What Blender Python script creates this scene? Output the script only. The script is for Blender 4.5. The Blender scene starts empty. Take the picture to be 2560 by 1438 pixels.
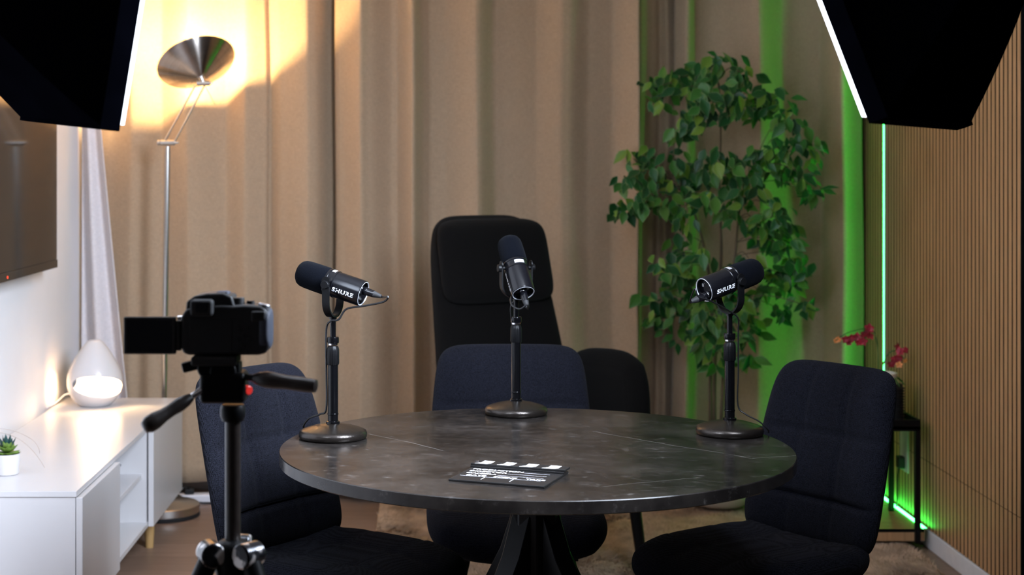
import bpy, bmesh, math, random
import numpy as np
from mathutils import Vector, Matrix
R = math.radians
PI = math.pi
random.seed(7)
SC = bpy.context.scene
COL = SC.collection

# ------------------------------------------------------------------ camera / world / exposure
CAMZ = 1.36
cam_d = bpy.data.cameras.new('camera')
cam = bpy.data.objects.new('camera', cam_d)
COL.objects.link(cam)
cam.location = (0, 0, CAMZ)
cam.rotation_euler = (R(90), 0, 0)
cam_d.sensor_width = 36
cam_d.lens = 56.25                    # 4000 px over a 2560 px wide frame
cam_d.shift_x = 190 / 2560
cam_d.shift_y = -314 / 2560
cam_d.clip_start = 0.05
cam_d.dof.use_dof = True
cam_d.dof.focus_distance = 3.40
cam_d.dof.aperture_fstop = 5.0
SC.camera = cam
w = bpy.data.worlds.new('world')
SC.world = w
w.use_nodes = True
w.node_tree.nodes['Background'].inputs[0].default_value = (0.75, 0.8, 1.0, 1)
w.node_tree.nodes['Background'].inputs[1].default_value = 0.03
SC.view_settings.view_transform = 'Standard'
SC.view_settings.look = 'None'
SC.view_settings.gamma = 1
SC.view_settings.use_curve_mapping = False
SC.view_settings.exposure = 0.0

SOFTBOX_LEFT = 9.5        # watts of the lamp behind each diffuser
SOFTBOX_RIGHT = 80.0
FLOOR_LAMP_W = 42.0
DROP_LAMP_W = 5.0
LED_STRENGTH = 33.0


def at(px, py, Y):
    """point at depth Y seen at photo pixel (px, py)"""
    return ((px - 1090) * Y / 4000, Y, CAMZ - (py - 405) * Y / 4000)


# ------------------------------------------------------------------ mesh helper
class MB:
    def __init__(s):
        s.v = []
        s.f = []

    def add(s, vs, fs, M=None):
        o = len(s.v)
        if M is not None:
            vs = [tuple(M @ Vector(p)) for p in vs]
        s.v += [tuple(p) for p in vs]
        s.f += [tuple(i + o for i in f) for f in fs]
        return s

    def box(s, x0, x1, y0, y1, z0, z1, M=None):
        vs = [(x0, y0, z0), (x1, y0, z0), (x1, y1, z0), (x0, y1, z0),
              (x0, y0, z1), (x1, y0, z1), (x1, y1, z1), (x0, y1, z1)]
        fs = [(0, 3, 2, 1), (4, 5, 6, 7), (0, 1, 5, 4), (1, 2, 6, 5), (2, 3, 7, 6), (3, 0, 4, 7)]
        return s.add(vs, fs, M)

    def cone(s, p0, p1, r0, r1=None, n=20, M=None):
        r1 = r0 if r1 is None else r1
        p0 = Vector(p0)
        p1 = Vector(p1)
        d = (p1 - p0).normalized()
        a = d.orthogonal().normalized()
        b = d.cross(a)
        vs = []
        for p, r in ((p0, r0), (p1, r1)):
            for k in range(n):
                t = 2 * PI * k / n
                vs.append(p + a * r * math.cos(t) + b * r * math.sin(t))
        fs = [(k, (k + 1) % n, n + (k + 1) % n, n + k) for k in range(n)]
        fs += [tuple(range(n - 1, -1, -1)), tuple(range(n, 2 * n))]
        return s.add(vs, fs, M)

    def tube(s, pts, r, n=10, M=None):
        pts = [Vector(p) for p in pts]
        rs = r if isinstance(r, (list, tuple)) else [r] * len(pts)
        vs = []
        prev = None
        for i, p in enumerate(pts):
            d = (pts[min(i + 1, len(pts) - 1)] - pts[max(i - 1, 0)]).normalized()
            a = d.orthogonal() if prev is None else (prev - d * prev.dot(d))
            if a.length < 1e-6:
                a = d.orthogonal()
            a.normalize()
            prev = a
            b = d.cross(a)
            for k in range(n):
                t = 2 * PI * k / n
                vs.append(p + a * rs[i] * math.cos(t) + b * rs[i] * math.sin(t))
        fs = []
        for i in range(len(pts) - 1):
            for k in range(n):
                fs.append((i * n + k, i * n + (k + 1) % n, (i + 1) * n + (k + 1) % n, (i + 1) * n + k))
        e = (len(pts) - 1) * n
        fs += [tuple(range(n - 1, -1, -1)), tuple(range(e, e + n))]
        return s.add(vs, fs, M)

    def lathe(s, prof, n=48, M=None):
        """prof: (r, z) pairs about local Z; r = 0 closes"""
        vs = []
        rings = []
        for r, z in prof:
            if r < 1e-7:
                rings.append([len(vs)])
                vs.append((0, 0, z))
            else:
                rings.append(list(range(len(vs), len(vs) + n)))
                vs += [(r * math.cos(2 * PI * k / n), r * math.sin(2 * PI * k / n), z) for k in range(n)]
        fs = []
        for a, b in zip(rings, rings[1:]):
            for k in range(n):
                k2 = (k + 1) % n
                if len(a) == 1 and len(b) == 1:
                    continue
                if len(a) == 1:
                    fs.append((a[0], b[k2], b[k]))
                elif len(b) == 1:
                    fs.append((a[k], a[k2], b[0]))
                else:
                    fs.append((a[k], a[k2], b[k2], b[k]))
        return s.add(vs, fs, M)

    def grid(s, fn, nu, nv, M=None):
        vs = [fn(i / nu, j / nv) for j in range(nv + 1) for i in range(nu + 1)]
        fs = [(j * (nu + 1) + i, j * (nu + 1) + i + 1, (j + 1) * (nu + 1) + i + 1, (j + 1) * (nu + 1) + i)
              for j in range(nv) for i in range(nu)]
        return s.add(vs, fs, M)

    def cushion(s, wd, ht, T, expo=5, puff=None, warp=None, nu=28, nv=28, back=1.0, edge=6, M=None):
        """pillow lying in local X (width) / Z (height), front towards -Y; puff(u,v) adds to the front"""
        def sm(t):
            return math.sin(t * PI / 2) if abs(t) < 1 else (1 if t > 0 else -1)
        us = [sm(-1 + 2 * i / nu) for i in range(nu + 1)]
        vv = [sm(-1 + 2 * j / nv) for j in range(nv + 1)]
        vs = []
        idx = {}
        for side in (0, 1):
            for j, v in enumerate(vv):
                for i, u in enumerate(us):
                    r = max(abs(u), abs(v))
                    border = i in (0, nu) or j in (0, nv)
                    if side == 1 and border:
                        idx[1, i, j] = idx[0, i, j]
                        continue
                    k = 1.0
                    if r > 1e-6:
                        a, b = abs(u) / r, abs(v) / r
                        k = (a ** expo + b ** expo) ** (-1 / expo)
                        k = 1 + (k - 1) * r ** 3
                    th = T / 2 * math.sqrt(max(0, 1 - r ** edge))
                    y = -th if side == 0 else th * back
                    if side == 0 and puff:
                        y -= puff(u, v) * (1 - r ** edge)
                    p = (u * k * wd / 2, y, v * k * ht / 2)
                    if warp:
                        p = warp(*p)
                    idx[side, i, j] = len(vs)
                    vs.append(p)
        fs = []
        for j in range(nv):
            for i in range(nu):
                fs.append((idx[0, i, j], idx[0, i + 1, j], idx[0, i + 1, j + 1], idx[0, i, j + 1]))
                fs.append((idx[1, i, j], idx[1, i, j + 1], idx[1, i + 1, j + 1], idx[1, i + 1, j]))
        return s.add(vs, fs, M)

    def build(s, name, mat, parent=None, smooth=40, bevel=0, seg=2, loc=None, label=None):
        me = bpy.data.meshes.new(name)
        me.from_pydata(s.v, [], s.f)
        me.validate()
        me.update()
        o = bpy.data.objects.new(name, me)
        COL.objects.link(o)
        if mat:
            me.materials.append(mat)
        if smooth:
            me.polygons.foreach_set('use_smooth', [True] * len(me.polygons))
            me.set_sharp_from_angle(angle=R(smooth))
        if bevel:
            m = o.modifiers.new('bevel', 'BEVEL')
            m.width = bevel
            m.segments = seg
            m.limit_method = 'ANGLE'
            m.angle_limit = R(35)
        if parent:
            o.parent = parent
        if loc:
            o.location = loc
        if label:
            o['label'] = label
        return o


def tag(o, label, cat, group=None):
    o['label'] = label
    o['category'] = cat
    if group:
        o['group'] = group
    return o


def thing(name, label, cat, loc=(0, 0, 0), rz=0, group=None):
    o = bpy.data.objects.new(name, None)
    o.empty_display_size = 0.05
    COL.objects.link(o)
    o.location = loc
    o.rotation_euler = (0, 0, rz)
    return tag(o, label, cat, group)


def struct(o):
    o['kind'] = 'structure'
    return o


def cmr(pts, n=8):
    """smooth curve through points"""
    P = [Vector(p) for p in pts]
    out = []
    for i in range(len(P) - 1):
        a, b, c, d = P[max(i - 1, 0)], P[i], P[i + 1], P[min(i + 2, len(P) - 1)]
        for k in range(n):
            t = k / n
            out.append(0.5 * ((2 * b) + (c - a) * t + (2 * a - 5 * b + 4 * c - d) * t * t + (3 * b - a - 3 * c + d) * t ** 3))
    out.append(P[-1])
    return out


def frame_from(zdir, origin=(0, 0, 0), xhint=(1, 0, 0)):
    z = Vector(zdir).normalized()
    x = Vector(xhint)
    x = (x - z * x.dot(z)).normalized()
    y = z.cross(x)
    M = Matrix((x, y, z)).transposed().to_4x4()
    M.translation = Vector(origin)
    return M


# ------------------------------------------------------------------ materials
class NT:
    def __init__(s, name):
        s.m = bpy.data.materials.new(name)
        s.m.use_nodes = True
        s.t = s.m.node_tree
        s.b = s.t.nodes['Principled BSDF']

    def n(s, typ, **kw):
        nd = s.t.nodes.new(typ)
        for k, v in kw.items():
            if k.startswith('i_'):
                nd.inputs[k[2:].replace('_', ' ')].default_value = v
            else:
                setattr(nd, k, v)
        return nd

    def l(s, a, b):
        s.t.links.new(a, b)

    def coord(s, scale=(1, 1, 1), kind='Object'):
        tc = s.n('ShaderNodeTexCoord')
        mp = s.n('ShaderNodeMapping')
        mp.inputs['Scale'].default_value = scale
        s.l(tc.outputs[kind], mp.inputs['Vector'])
        return mp.outputs['Vector']

    def noise(s, vec, scale, detail=4, rough=.55):
        nd = s.n('ShaderNodeTexNoise')
        nd.inputs['Scale'].default_value = scale
        nd.inputs['Detail'].default_value = detail
        nd.inputs['Roughness'].default_value = rough
        if vec:
            s.l(vec, nd.inputs['Vector'])
        return nd

    def ramp(s, fac, stops):
        nd = s.n('ShaderNodeValToRGB')
        el = nd.color_ramp.elements
        while len(el) < len(stops):
            el.new(0.5)
        for e, (p, c) in zip(el, stops):
            e.position = p
            e.color = (*c, 1) if len(c) == 3 else c
        s.l(fac, nd.inputs['Fac'])
        return nd.outputs['Color']

    def bump(s, h, strength=.2, dist=.002):
        nd = s.n('ShaderNodeBump')
        nd.inputs['Strength'].default_value = strength
        nd.inputs['Distance'].default_value = dist
        s.l(h, nd.inputs['Height'])
        s.l(nd.outputs['Normal'], s.b.inputs['Normal'])
        return nd


def mat(name, col, rough=.5, metal=0.0, var=.12, vscale=30, bump=0, bscale=200, spec=.5, sheen=0, coat=0):
    T = NT(name)
    v = T.coord()
    nz = T.noise(v, vscale)
    d = tuple(c * (1 - var) for c in col)
    u = tuple(min(1, c * (1 + var)) for c in col)
    T.l(T.ramp(nz.outputs['Fac'], [(.3, d), (.7, u)]), T.b.inputs['Base Color'])
    T.b.inputs['Roughness'].default_value = rough
    T.b.inputs['Metallic'].default_value = metal
    T.b.inputs['Specular IOR Level'].default_value = spec
    if sheen:
        T.b.inputs['Sheen Weight'].default_value = sheen
        T.b.inputs['Sheen Roughness'].default_value = .5
    if coat:
        T.b.inputs['Coat Weight'].default_value = coat
        T.b.inputs['Coat Roughness'].default_value = .08
    if bump:
        b = T.noise(v, bscale, 3)
        T.bump(b.outputs['Fac'], bump, .002)
    return T.m


def emis(name, col, strength):
    T = NT(name)
    T.b.inputs['Base Color'].default_value = (*col, 1)
    T.b.inputs['Emission Color'].default_value = (*col, 1)
    T.b.inputs['Emission Strength'].default_value = strength
    return T.m


def fabric(name, col, scale=900, var=.3, rough=.9, sheen=.25, bump=.35):
    T = NT(name)
    v = T.coord()
    w1 = T.n('ShaderNodeTexWave', wave_type='BANDS', bands_direction='X')
    w2 = T.n('ShaderNodeTexWave', wave_type='BANDS', bands_direction='Z')
    for q in (w1, w2):
        q.inputs['Scale'].default_value = scale / 6.28
        q.inputs['Distortion'].default_value = 2.0
        q.inputs['Detail Scale'].default_value = 2
        T.l(v, q.inputs['Vector'])
    mx = T.n('ShaderNodeMath', operation='MULTIPLY')
    T.l(w1.outputs['Fac'], mx.inputs[0])
    T.l(w2.outputs['Fac'], mx.inputs[1])
    nz = T.noise(v, 420, 3, .75)
    ad = T.n('ShaderNodeMath', operation='MULTIPLY_ADD')
    T.l(mx.outputs[0], ad.inputs[0])
    ad.inputs[1].default_value = .4
    T.l(nz.outputs['Fac'], ad.inputs[2])
    d = tuple(c * (1 - var) for c in col)
    u = tuple(min(1, c * (1 + var)) for c in col)
    T.l(T.ramp(ad.outputs[0], [(.42, d), (.78, u)]), T.b.inputs['Base Color'])
    T.b.inputs['Roughness'].default_value = rough
    T.b.inputs['Specular IOR Level'].default_value = .0
    T.b.inputs['Sheen Weight'].default_value = sheen
    T.b.inputs['Sheen Roughness'].default_value = .6
    T.bump(ad.outputs[0], bump, .001)
    return T.m


def m_floor():
    T = NT('floor_laminate')
    v = T.coord()
    br = T.n('ShaderNodeTexBrick')
    br.offset = .37
    br.inputs['Scale'].default_value = 1
    br.inputs['Brick Width'].default_value = 1.25
    br.inputs['Row Height'].default_value = .19
    br.inputs['Mortar Size'].default_value = .0015
    br.inputs['Color1'].default_value = (.225, .145, .105, 1)
    br.inputs['Color2'].default_value = (.29, .19, .14, 1)
    br.inputs['Mortar'].default_value = (.09, .055, .04, 1)
    T.l(v, br.inputs['Vector'])
    v2 = T.coord((3, 45, 1))
    nz = T.noise(v2, 1.6, 8, .65)
    mx = T.n('ShaderNodeMixRGB', blend_type='MULTIPLY')
    mx.inputs['Fac'].default_value = 1
    T.l(br.outputs['Color'], mx.inputs[1])
    T.l(T.ramp(nz.outputs['Fac'], [(.3, (.65, .62, .6)), (.7, (1.1, 1.08, 1.05))]), mx.inputs[2])
    T.l(mx.outputs[0], T.b.inputs['Base Color'])
    T.b.inputs['Roughness'].default_value = .42
    T.bump(nz.outputs['Fac'], .08, .002)
    return T.m


def m_wood(name, c1, c2, stretch=(60, 60, 4), rough=.5):
    T = NT(name)
    v = T.coord(stretch)
    nz = T.noise(v, 1, 7, .6)
    T.l(T.ramp(nz.outputs['Fac'], [(.3, c1), (.7, c2)]), T.b.inputs['Base Color'])
    T.b.inputs['Roughness'].default_value = rough
    T.bump(nz.outputs['Fac'], .1, .001)
    return T.m


def m_table():
    """dark stone print laminate with pale veins"""
    T = NT('dark_stone_laminate')
    v = T.coord()
    big = T.noise(v, 5, 8, .62)
    base = T.ramp(big.outputs['Fac'], [(.34, (.0055, .0047, .0043)), (.5, (.015, .0127, .0115)), (.66, (.032, .027, .024))])
    v2 = T.coord((20, 26, 20))
    fl = T.noise(v2, 1.5, 8, .74)
    flk = T.ramp(fl.outputs['Fac'], [(.56, (0, 0, 0)), (.64, (.020, .018, .017)), (.75, (.13, .12, .112))])
    a1 = T.n('ShaderNodeMixRGB', blend_type='ADD')
    a1.inputs['Fac'].default_value = 1
    T.l(base, a1.inputs[1])
    T.l(flk, a1.inputs[2])
    # wandering veins: thin lines along straight tracks bent by noise
    tc = T.n('ShaderNodeTexCoord')
    bend = T.noise(tc.outputs['Object'], 7, 3)
    sep = T.n('ShaderNodeSeparateXYZ')
    T.l(tc.outputs['Object'], sep.inputs[0])

    def math2(op, a, b=None, c=None):
        nd = T.n('ShaderNodeMath', operation=op)
        for i, q in enumerate((a, b, c)):
            if q is None:
                continue
            if isinstance(q, (int, float)):
                nd.inputs[i].default_value = q
            else:
                T.l(q, nd.inputs[i])
        return nd.outputs[0]
    total = None
    for (x0, y0, x1, y1, wd) in ((-.363, .168, -.20, -.045, .0016), (.14, .20, .44, -.13, .0016), (.44, -.13, .54, -.10, .002),
                                 (-.12, -.33, .02, -.2, .0008), (.1, -.42, .3, -.33, .0008)):
        L = math.hypot(x1 - x0, y1 - y0)
        ux, uy = (x1 - x0) / L, (y1 - y0) / L
        al = math2('ADD', math2('MULTIPLY', math2('SUBTRACT', sep.outputs[0], x0), ux),
                   math2('MULTIPLY', math2('SUBTRACT', sep.outputs[1], y0), uy))
        ac = math2('ADD', math2('MULTIPLY', math2('SUBTRACT', sep.outputs[0], x0), -uy),
                   math2('MULTIPLY', math2('SUBTRACT', sep.outputs[1], y0), ux))
        ac = math2('ADD', ac, math2('MULTIPLY', math2('SUBTRACT', bend.outputs['Fac'], .5), .035))
        line = math2('SUBTRACT', 1, math2('DIVIDE', math2('ABSOLUTE', ac), wd))
        line = math2('MAXIMUM', line, 0)
        inside = math2('MULTIPLY', math2('GREATER_THAN', al, 0), math2('LESS_THAN', al, L))
        q = math2('MULTIPLY', line, inside)
        total = q if total is None else math2('MAXIMUM', total, q)
    brk = T.noise(tc.outputs['Object'], 22, 3)
    total = math2('MULTIPLY', total, math2('MULTIPLY', brk.outputs['Fac'], .95))
    mx = T.n('ShaderNodeMixRGB', blend_type='MIX')
    T.l(total, mx.inputs['Fac'])
    T.l(a1.outputs[0], mx.inputs[1])
    mx.inputs[2].default_value = (.30, .28, .26, 1)
    T.l(mx.outputs[0], T.b.inputs['Base Color'])
    T.l(T.ramp(fl.outputs['Fac'], [(.3, (.13, .13, .13)), (.75, (.27, .27, .27))]), T.b.inputs['Roughness'])
    T.b.inputs['Specular IOR Level'].default_value = .27
    T.bump(fl.outputs['Fac'], .04, .001)
    return T.m


def m_leaf():
    T = NT('ficus_leaf')
    g = T.n('ShaderNodeNewGeometry')
    c = T.ramp(g.outputs['Random Per Island'], [(0, (.008, .055, .016)), (.4, (.02, .12, .028)), (.75, (.06, .20, .03)), (1, (.17, .29, .035))])
    # pale margin along the edge of each leaf (leaf meshes carry a UV-like attribute)
    at_ = T.n('ShaderNodeAttribute', attribute_name='rim')
    mx = T.n('ShaderNodeMixRGB')
    T.l(T.ramp(at_.outputs['Fac'], [(.62, (0, 0, 0)), (1, (.4, .4, .4))]), mx.inputs['Fac'])
    T.l(c, mx.inputs[1])
    mx.inputs[2].default_value = (.35, .42, .22, 1)
    T.l(mx.outputs[0], T.b.inputs['Base Color'])
    T.b.inputs['Roughness'].default_value = .42
    T.b.inputs['Specular IOR Level'].default_value = .4
    tr = T.n('ShaderNodeBsdfTranslucent')
    T.l(mx.outputs[0], tr.inputs['Color'])
    ms = T.n('ShaderNodeMixShader')
    ms.inputs[0].default_value = .18
    T.l(T.b.outputs[0], ms.inputs[1])
    T.l(tr.outputs[0], ms.inputs[2])
    T.l(ms.outputs[0], T.t.nodes['Material Output'].inputs['Surface'])
    return T.m


def m_curtain(name, col, trans=.12):
    T = NT(name)
    v = T.coord((1, 1, 1))
    nz = T.noise(v, 320, 4, .7)
    vs = T.coord((500, 500, 60))
    th = T.noise(vs, 1, 3, .6)
    vh = T.coord((60, 60, 500))
    t2 = T.noise(vh, 1, 3, .6)
    ad = T.n('ShaderNodeMath', operation='ADD')
    T.l(th.outputs['Fac'], ad.inputs[0])
    T.l(t2.outputs['Fac'], ad.inputs[1])
    d = tuple(c * .86 for c in col)
    u = tuple(min(1, c * 1.12) for c in col)
    hf = T.n('ShaderNodeMath', operation='MULTIPLY')
    T.l(ad.outputs[0], hf.inputs[0])
    hf.inputs[1].default_value = .5
    rc = T.ramp(hf.outputs[0], [(.35, d), (.65, u)])
    T.l(rc, T.b.inputs['Base Color'])
    T.b.inputs['Roughness'].default_value = .92
    T.b.inputs['Specular IOR Level'].default_value = .15
    T.b.inputs['Sheen Weight'].default_value = .15
    T.bump(hf.outputs[0], .25, .001)
    tr = T.n('ShaderNodeBsdfTranslucent')
    T.l(rc, tr.inputs['Color'])
    ms = T.n('ShaderNodeMixShader')
    ms.inputs[0].default_value = trans
    T.l(T.b.outputs[0], ms.inputs[1])
    T.l(tr.outputs[0], ms.inputs[2])
    T.l(ms.outputs[0], T.t.nodes['Material Output'].inputs['Surface'])
    return T.m


def m_brushed(name, col, rough=.3):
    T = NT(name)
    v = T.coord((8, 8, 200))
    nz = T.noise(v, 1, 4, .6)
    T.l(T.ramp(nz.outputs['Fac'], [(.3, tuple(c * .85 for c in col)), (.7, col)]), T.b.inputs['Base Color'])
    T.b.inputs['Metallic'].default_value = 1
    T.b.inputs['Roughness'].default_value = rough
    T.b.inputs['Anisotropic'].default_value = .7
    return T.m


def m_camo():
    T = NT('glossy_patched_joint')
    v = T.coord()
    nz = T.noise(v, 45, 2, .4)
    T.l(T.ramp(nz.outputs['Fac'], [(.44, (.012, .012, .014)), (.52, (.05, .05, .055)), (.56, (.6, .56, .54))]), T.b.inputs['Base Color'])
    T.b.inputs['Roughness'].default_value = .2
    T.b.inputs['Metallic'].default_value = .5
    return T.m


M_WALL = mat('painted_wall_white', (.73, .71, .715), .75, var=.03, vscale=3, bump=.04, bscale=300)
M_CEIL = mat('ceiling_paint', (.88, .86, .83), .85, var=.03, vscale=3)
M_DARKWALL = mat('charcoal_wall', (.02, .02, .024), .85, var=.1, vscale=6)
M_FLOOR = m_floor()
M_SKIRT = mat('skirting_white', (.72, .70, .70), .45, var=.04)
M_FELT = mat('black_felt', (.006, .006, .006), .95, var=.2, vscale=200, spec=.05)
M_SLAT = m_wood('oak_slat', (.38, .205, .095), (.56, .32, .155))
M_TAN = m_curtain('tan_curtain_cloth', (.46, .335, .225), .10)
M_WHITECURT = m_curtain('white_curtain_cloth', (.74, .69, .70), .15)
M_TABLE = m_table()
M_BLACKMETAL = mat('black_powder_coat', (.003, .003, .0035), .40, var=.2, vscale=80, bump=.05, bscale=900, spec=.16)
M_CHAIR = fabric('navy_charcoal_upholstery', (.0082, .0085, .0124), 900, .85, sheen=.025)
M_ARMCH = fabric('charcoal_upholstery', (.0055, .005, .0048), 700, .3, sheen=.03)
M_WHITELAC = mat('white_lacquer', (.58, .56, .56), .28, var=.02, vscale=4)
M_WHITEIN = mat('white_melamine', (.64, .62, .63), .4, var=.02, vscale=4)
M_LEGWOOD = m_wood('pine_leg', (.42, .25, .09), (.55, .34, .14))
M_CERAMIC = mat('white_ceramic', (.60, .57, .57), .18, var=.02, vscale=5, coat=.3)
M_STEEL = m_brushed('brushed_nickel', (.60, .57, .54), .28)


def m_shade():
    T = NT('spun_metal_shade')
    v = T.coord((1, 1, 200))
    nz = T.noise(v, 1, 3)
    T.l(T.ramp(nz.outputs['Fac'], [(.3, (.40, .35, .31)), (.7, (.52, .47, .43))]), T.b.inputs['Base Color'])
    T.b.inputs['Metallic'].default_value = 1
    T.b.inputs['Roughness'].default_value = .24
    T.b.inputs['Anisotropic'].default_value = .9
    T.b.inputs['Anisotropic Rotation'].default_value = .25
    tg = T.n('ShaderNodeTangent', direction_type='RADIAL', axis='Z')
    T.l(tg.outputs[0], T.b.inputs['Tangent'])
    return T.m


M_SHADE = m_shade()
M_RUBBER = mat('black_rubber', (.008, .008, .009), .7, var=.1)
M_CABLE = mat('black_cable', (.003, .003, .004), .45, var=.1)
M_MICBODY = mat('satin_black_mic', (.003, .003, .0042), .21, var=.1, vscale=60, spec=.35)
M_FOAM = mat('mic_foam', (.0026, .0031, .0048), .95, var=.35, vscale=700, bump=.6, bscale=900, spec=0, sheen=.02)
M_BASECOAT = mat('hammered_black_base', (.032, .026, .022), .27, .75, var=.15, vscale=200, bump=.14, bscale=420, spec=.7)  # warm tint put into the black stands in for warm reflections
M_GLOSSPOLE = mat('gloss_black_pole', (.002, .002, .0025), .16, var=.1, vscale=40, spec=.3)
M_LETTER = mat('white_lettering', (.75, .76, .80), .5, var=.02)
M_CHROME = mat('bright_chrome', (.75, .75, .78), .12, 1.0, var=.03)
M_SILVER = mat('silver_switch_strip', (.70, .71, .76), .3, .6, var=.03)
M_CAMBODY = mat('camera_black_plastic', (.010, .010, .011), .5, var=.2, vscale=150, bump=.12, bscale=900)
M_GRIP = mat('black_with_blue_highlight', (.035, .042, .065), .6, var=.2, vscale=300, bump=.3, bscale=900)  # black rubber with a bluish highlight put into the base colour
M_SCREEN = mat('dark_screen_glass', (.006, .006, .008), .18, var=.05)
M_TVGLASS = mat('tv_glass', (.005, .004, .004), .08, var=.02, vscale=2, spec=.22)
M_TVBEZEL = mat('tv_bezel', (.008, .008, .008), .25, var=.05)
M_SOFTCLOTH = mat('softbox_nylon', (.0020, .0022, .0042), .8, var=.25, vscale=14, bump=.5, bscale=16, spec=0)
M_LEAF = m_leaf()
M_BARK = m_wood('thin_bark', (.07, .045, .028), (.15, .10, .065), (40, 40, 8), .8)
M_POTWHITE = mat('white_planter', (.74, .70, .64), .45, var=.05, vscale=10)
M_SOIL = mat('soil', (.03, .02, .012), .95, var=.5, vscale=150, bump=.6, bscale=200)
M_PETAL = mat('crimson_petal', (.36, .012, .035), .5, var=.35, vscale=40, sheen=.2)
M_PETALC = mat('orange_petal_tip', (.80, .30, .09), .5, var=.25, vscale=60)
M_STEM = mat('green_stem', (.05, .12, .035), .5, var=.2, vscale=60)
M_SUCC = mat('succulent_green', (.10, .17, .025), .45, var=.45, vscale=45)
M_SUCCD = mat('succulent_dark', (.012, .05, .045), .45, var=.35, vscale=45)
M_STRAW = mat('dry_straw', (.35, .27, .22), .7, var=.2)
M_RUG = mat('beige_rug_pile', (.50, .36, .255), .95, var=.3, vscale=14, spec=.1, sheen=.2)
M_RUGB = mat('beige_rug_base', (.42, .31, .215), .95, var=.35, vscale=20, bump=.8, bscale=90, spec=.1)
M_REDKNOB = mat('red_knob', (.75, .03, .02), .3, var=.1)
M_HANDLE = mat('handle_black_grip', (.018, .013, .011), .33, var=.2, vscale=100)
M_CAMO = m_camo()
M_STRIP = mat('white_plastic', (.74, .73, .78), .4, var=.03)
M_SOCKET = mat('pale_socket_plastic', (.55, .52, .56), .5, var=.04)
M_CLAPB = mat('clapper_black', (.006, .005, .005), .5, var=.1, vscale=20)
M_CLAPW = mat('clapper_white', (.85, .85, .88), .5, var=.02)
M_VASE = mat('black_vase_glaze', (.006, .006, .006), .4, var=.1)
M_CUSHBR = mat('dial_silver', (.45, .46, .50), .3, .8, var=.1)
M_DIFF_L = emis('softbox_diffuser_a', (.85, .90, 1.0), 3.0)
M_DIFF_R = emis('softbox_diffuser_b', (.85, .90, 1.0), 5.0)
M_BULB = emis('halogen_bulb', (1.0, .66, .30), 60)
M_GLOW = emis('warm_glow_bowl', (1.0, .80, .50), 4.0)
M_LED = emis('green_led', (.030, 1.0, .085), LED_STRENGTH)
M_RED = emis('standby_red', (1.0, .06, .02), 1.2)

# ------------------------------------------------------------------ the room
XL, XR, YB, YF, ZC = -1.40, 1.752, 6.66, -1.2, 2.45
struct(MB().box(XL - .1, XR + .1, YF, YB + .1, -.1, 0).build('floor', M_FLOOR, smooth=0))
struct(MB().box(XL - .1, XR + .1, YF, YB + .1, ZC, ZC + .1).build('ceiling', M_CEIL, smooth=0))
struct(MB().box(XL - .1, XL, YF, YB + .1, 0, ZC).build('wall_left', M_WALL, smooth=0))
struct(MB().box(XL, XR, YB, YB + .1, 0, ZC).build('wall_back', M_WALL, smooth=0))
wr = struct(MB().box(XR, XR + .1, YF, YB + .1, 0, ZC).build('wall_right', M_DARKWALL, smooth=0))
# slatted acoustic panels on the right wall: felt backing, slats with a joint between two rows of panels
Y0, Y1, PITCH, SLW = 4.735, YB, .0365, .0272
felt = MB().box(XR - .008, XR, Y0 - .004, Y1, .07, ZC).build('panel_backing', M_FELT, wr, smooth=0)
felt['kind'] = 'structure'
sl = MB()
y = Y0
while y < Y1 - .03:
    sl.box(XR - .022, XR - .008, y, y + SLW, .07, .3050)
    sl.box(XR - .022, XR - .008, y, y + SLW, .3068, ZC)
    y += PITCH
so = sl.build('wall_slats', M_SLAT, wr, smooth=0)
so['kind'] = 'structure'
so.data.materials.append(M_FELT)
for p in so.data.polygons:
    p.material_index = 0 if p.normal.x < -.5 else 1
struct(MB().box(XR - .024, XR, YF, YB, 0, .066).box(XR - .016, XR, YF, YB, .066, .074).build('baseboard_right', M_SKIRT, smooth=0, bevel=.004))
struct(MB().box(XL, XL + .014, YF, YB, 0, .07).build('baseboard_left', M_SKIRT, smooth=0, bevel=.003))
struct(MB().box(XL + .02, XR - .03, YB - .014, YB, 0, .07).build('baseboard_back', M_SKIRT, smooth=0, bevel=.003))

# ------------------------------------------------------------------ curtains
YC = 6.42


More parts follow.
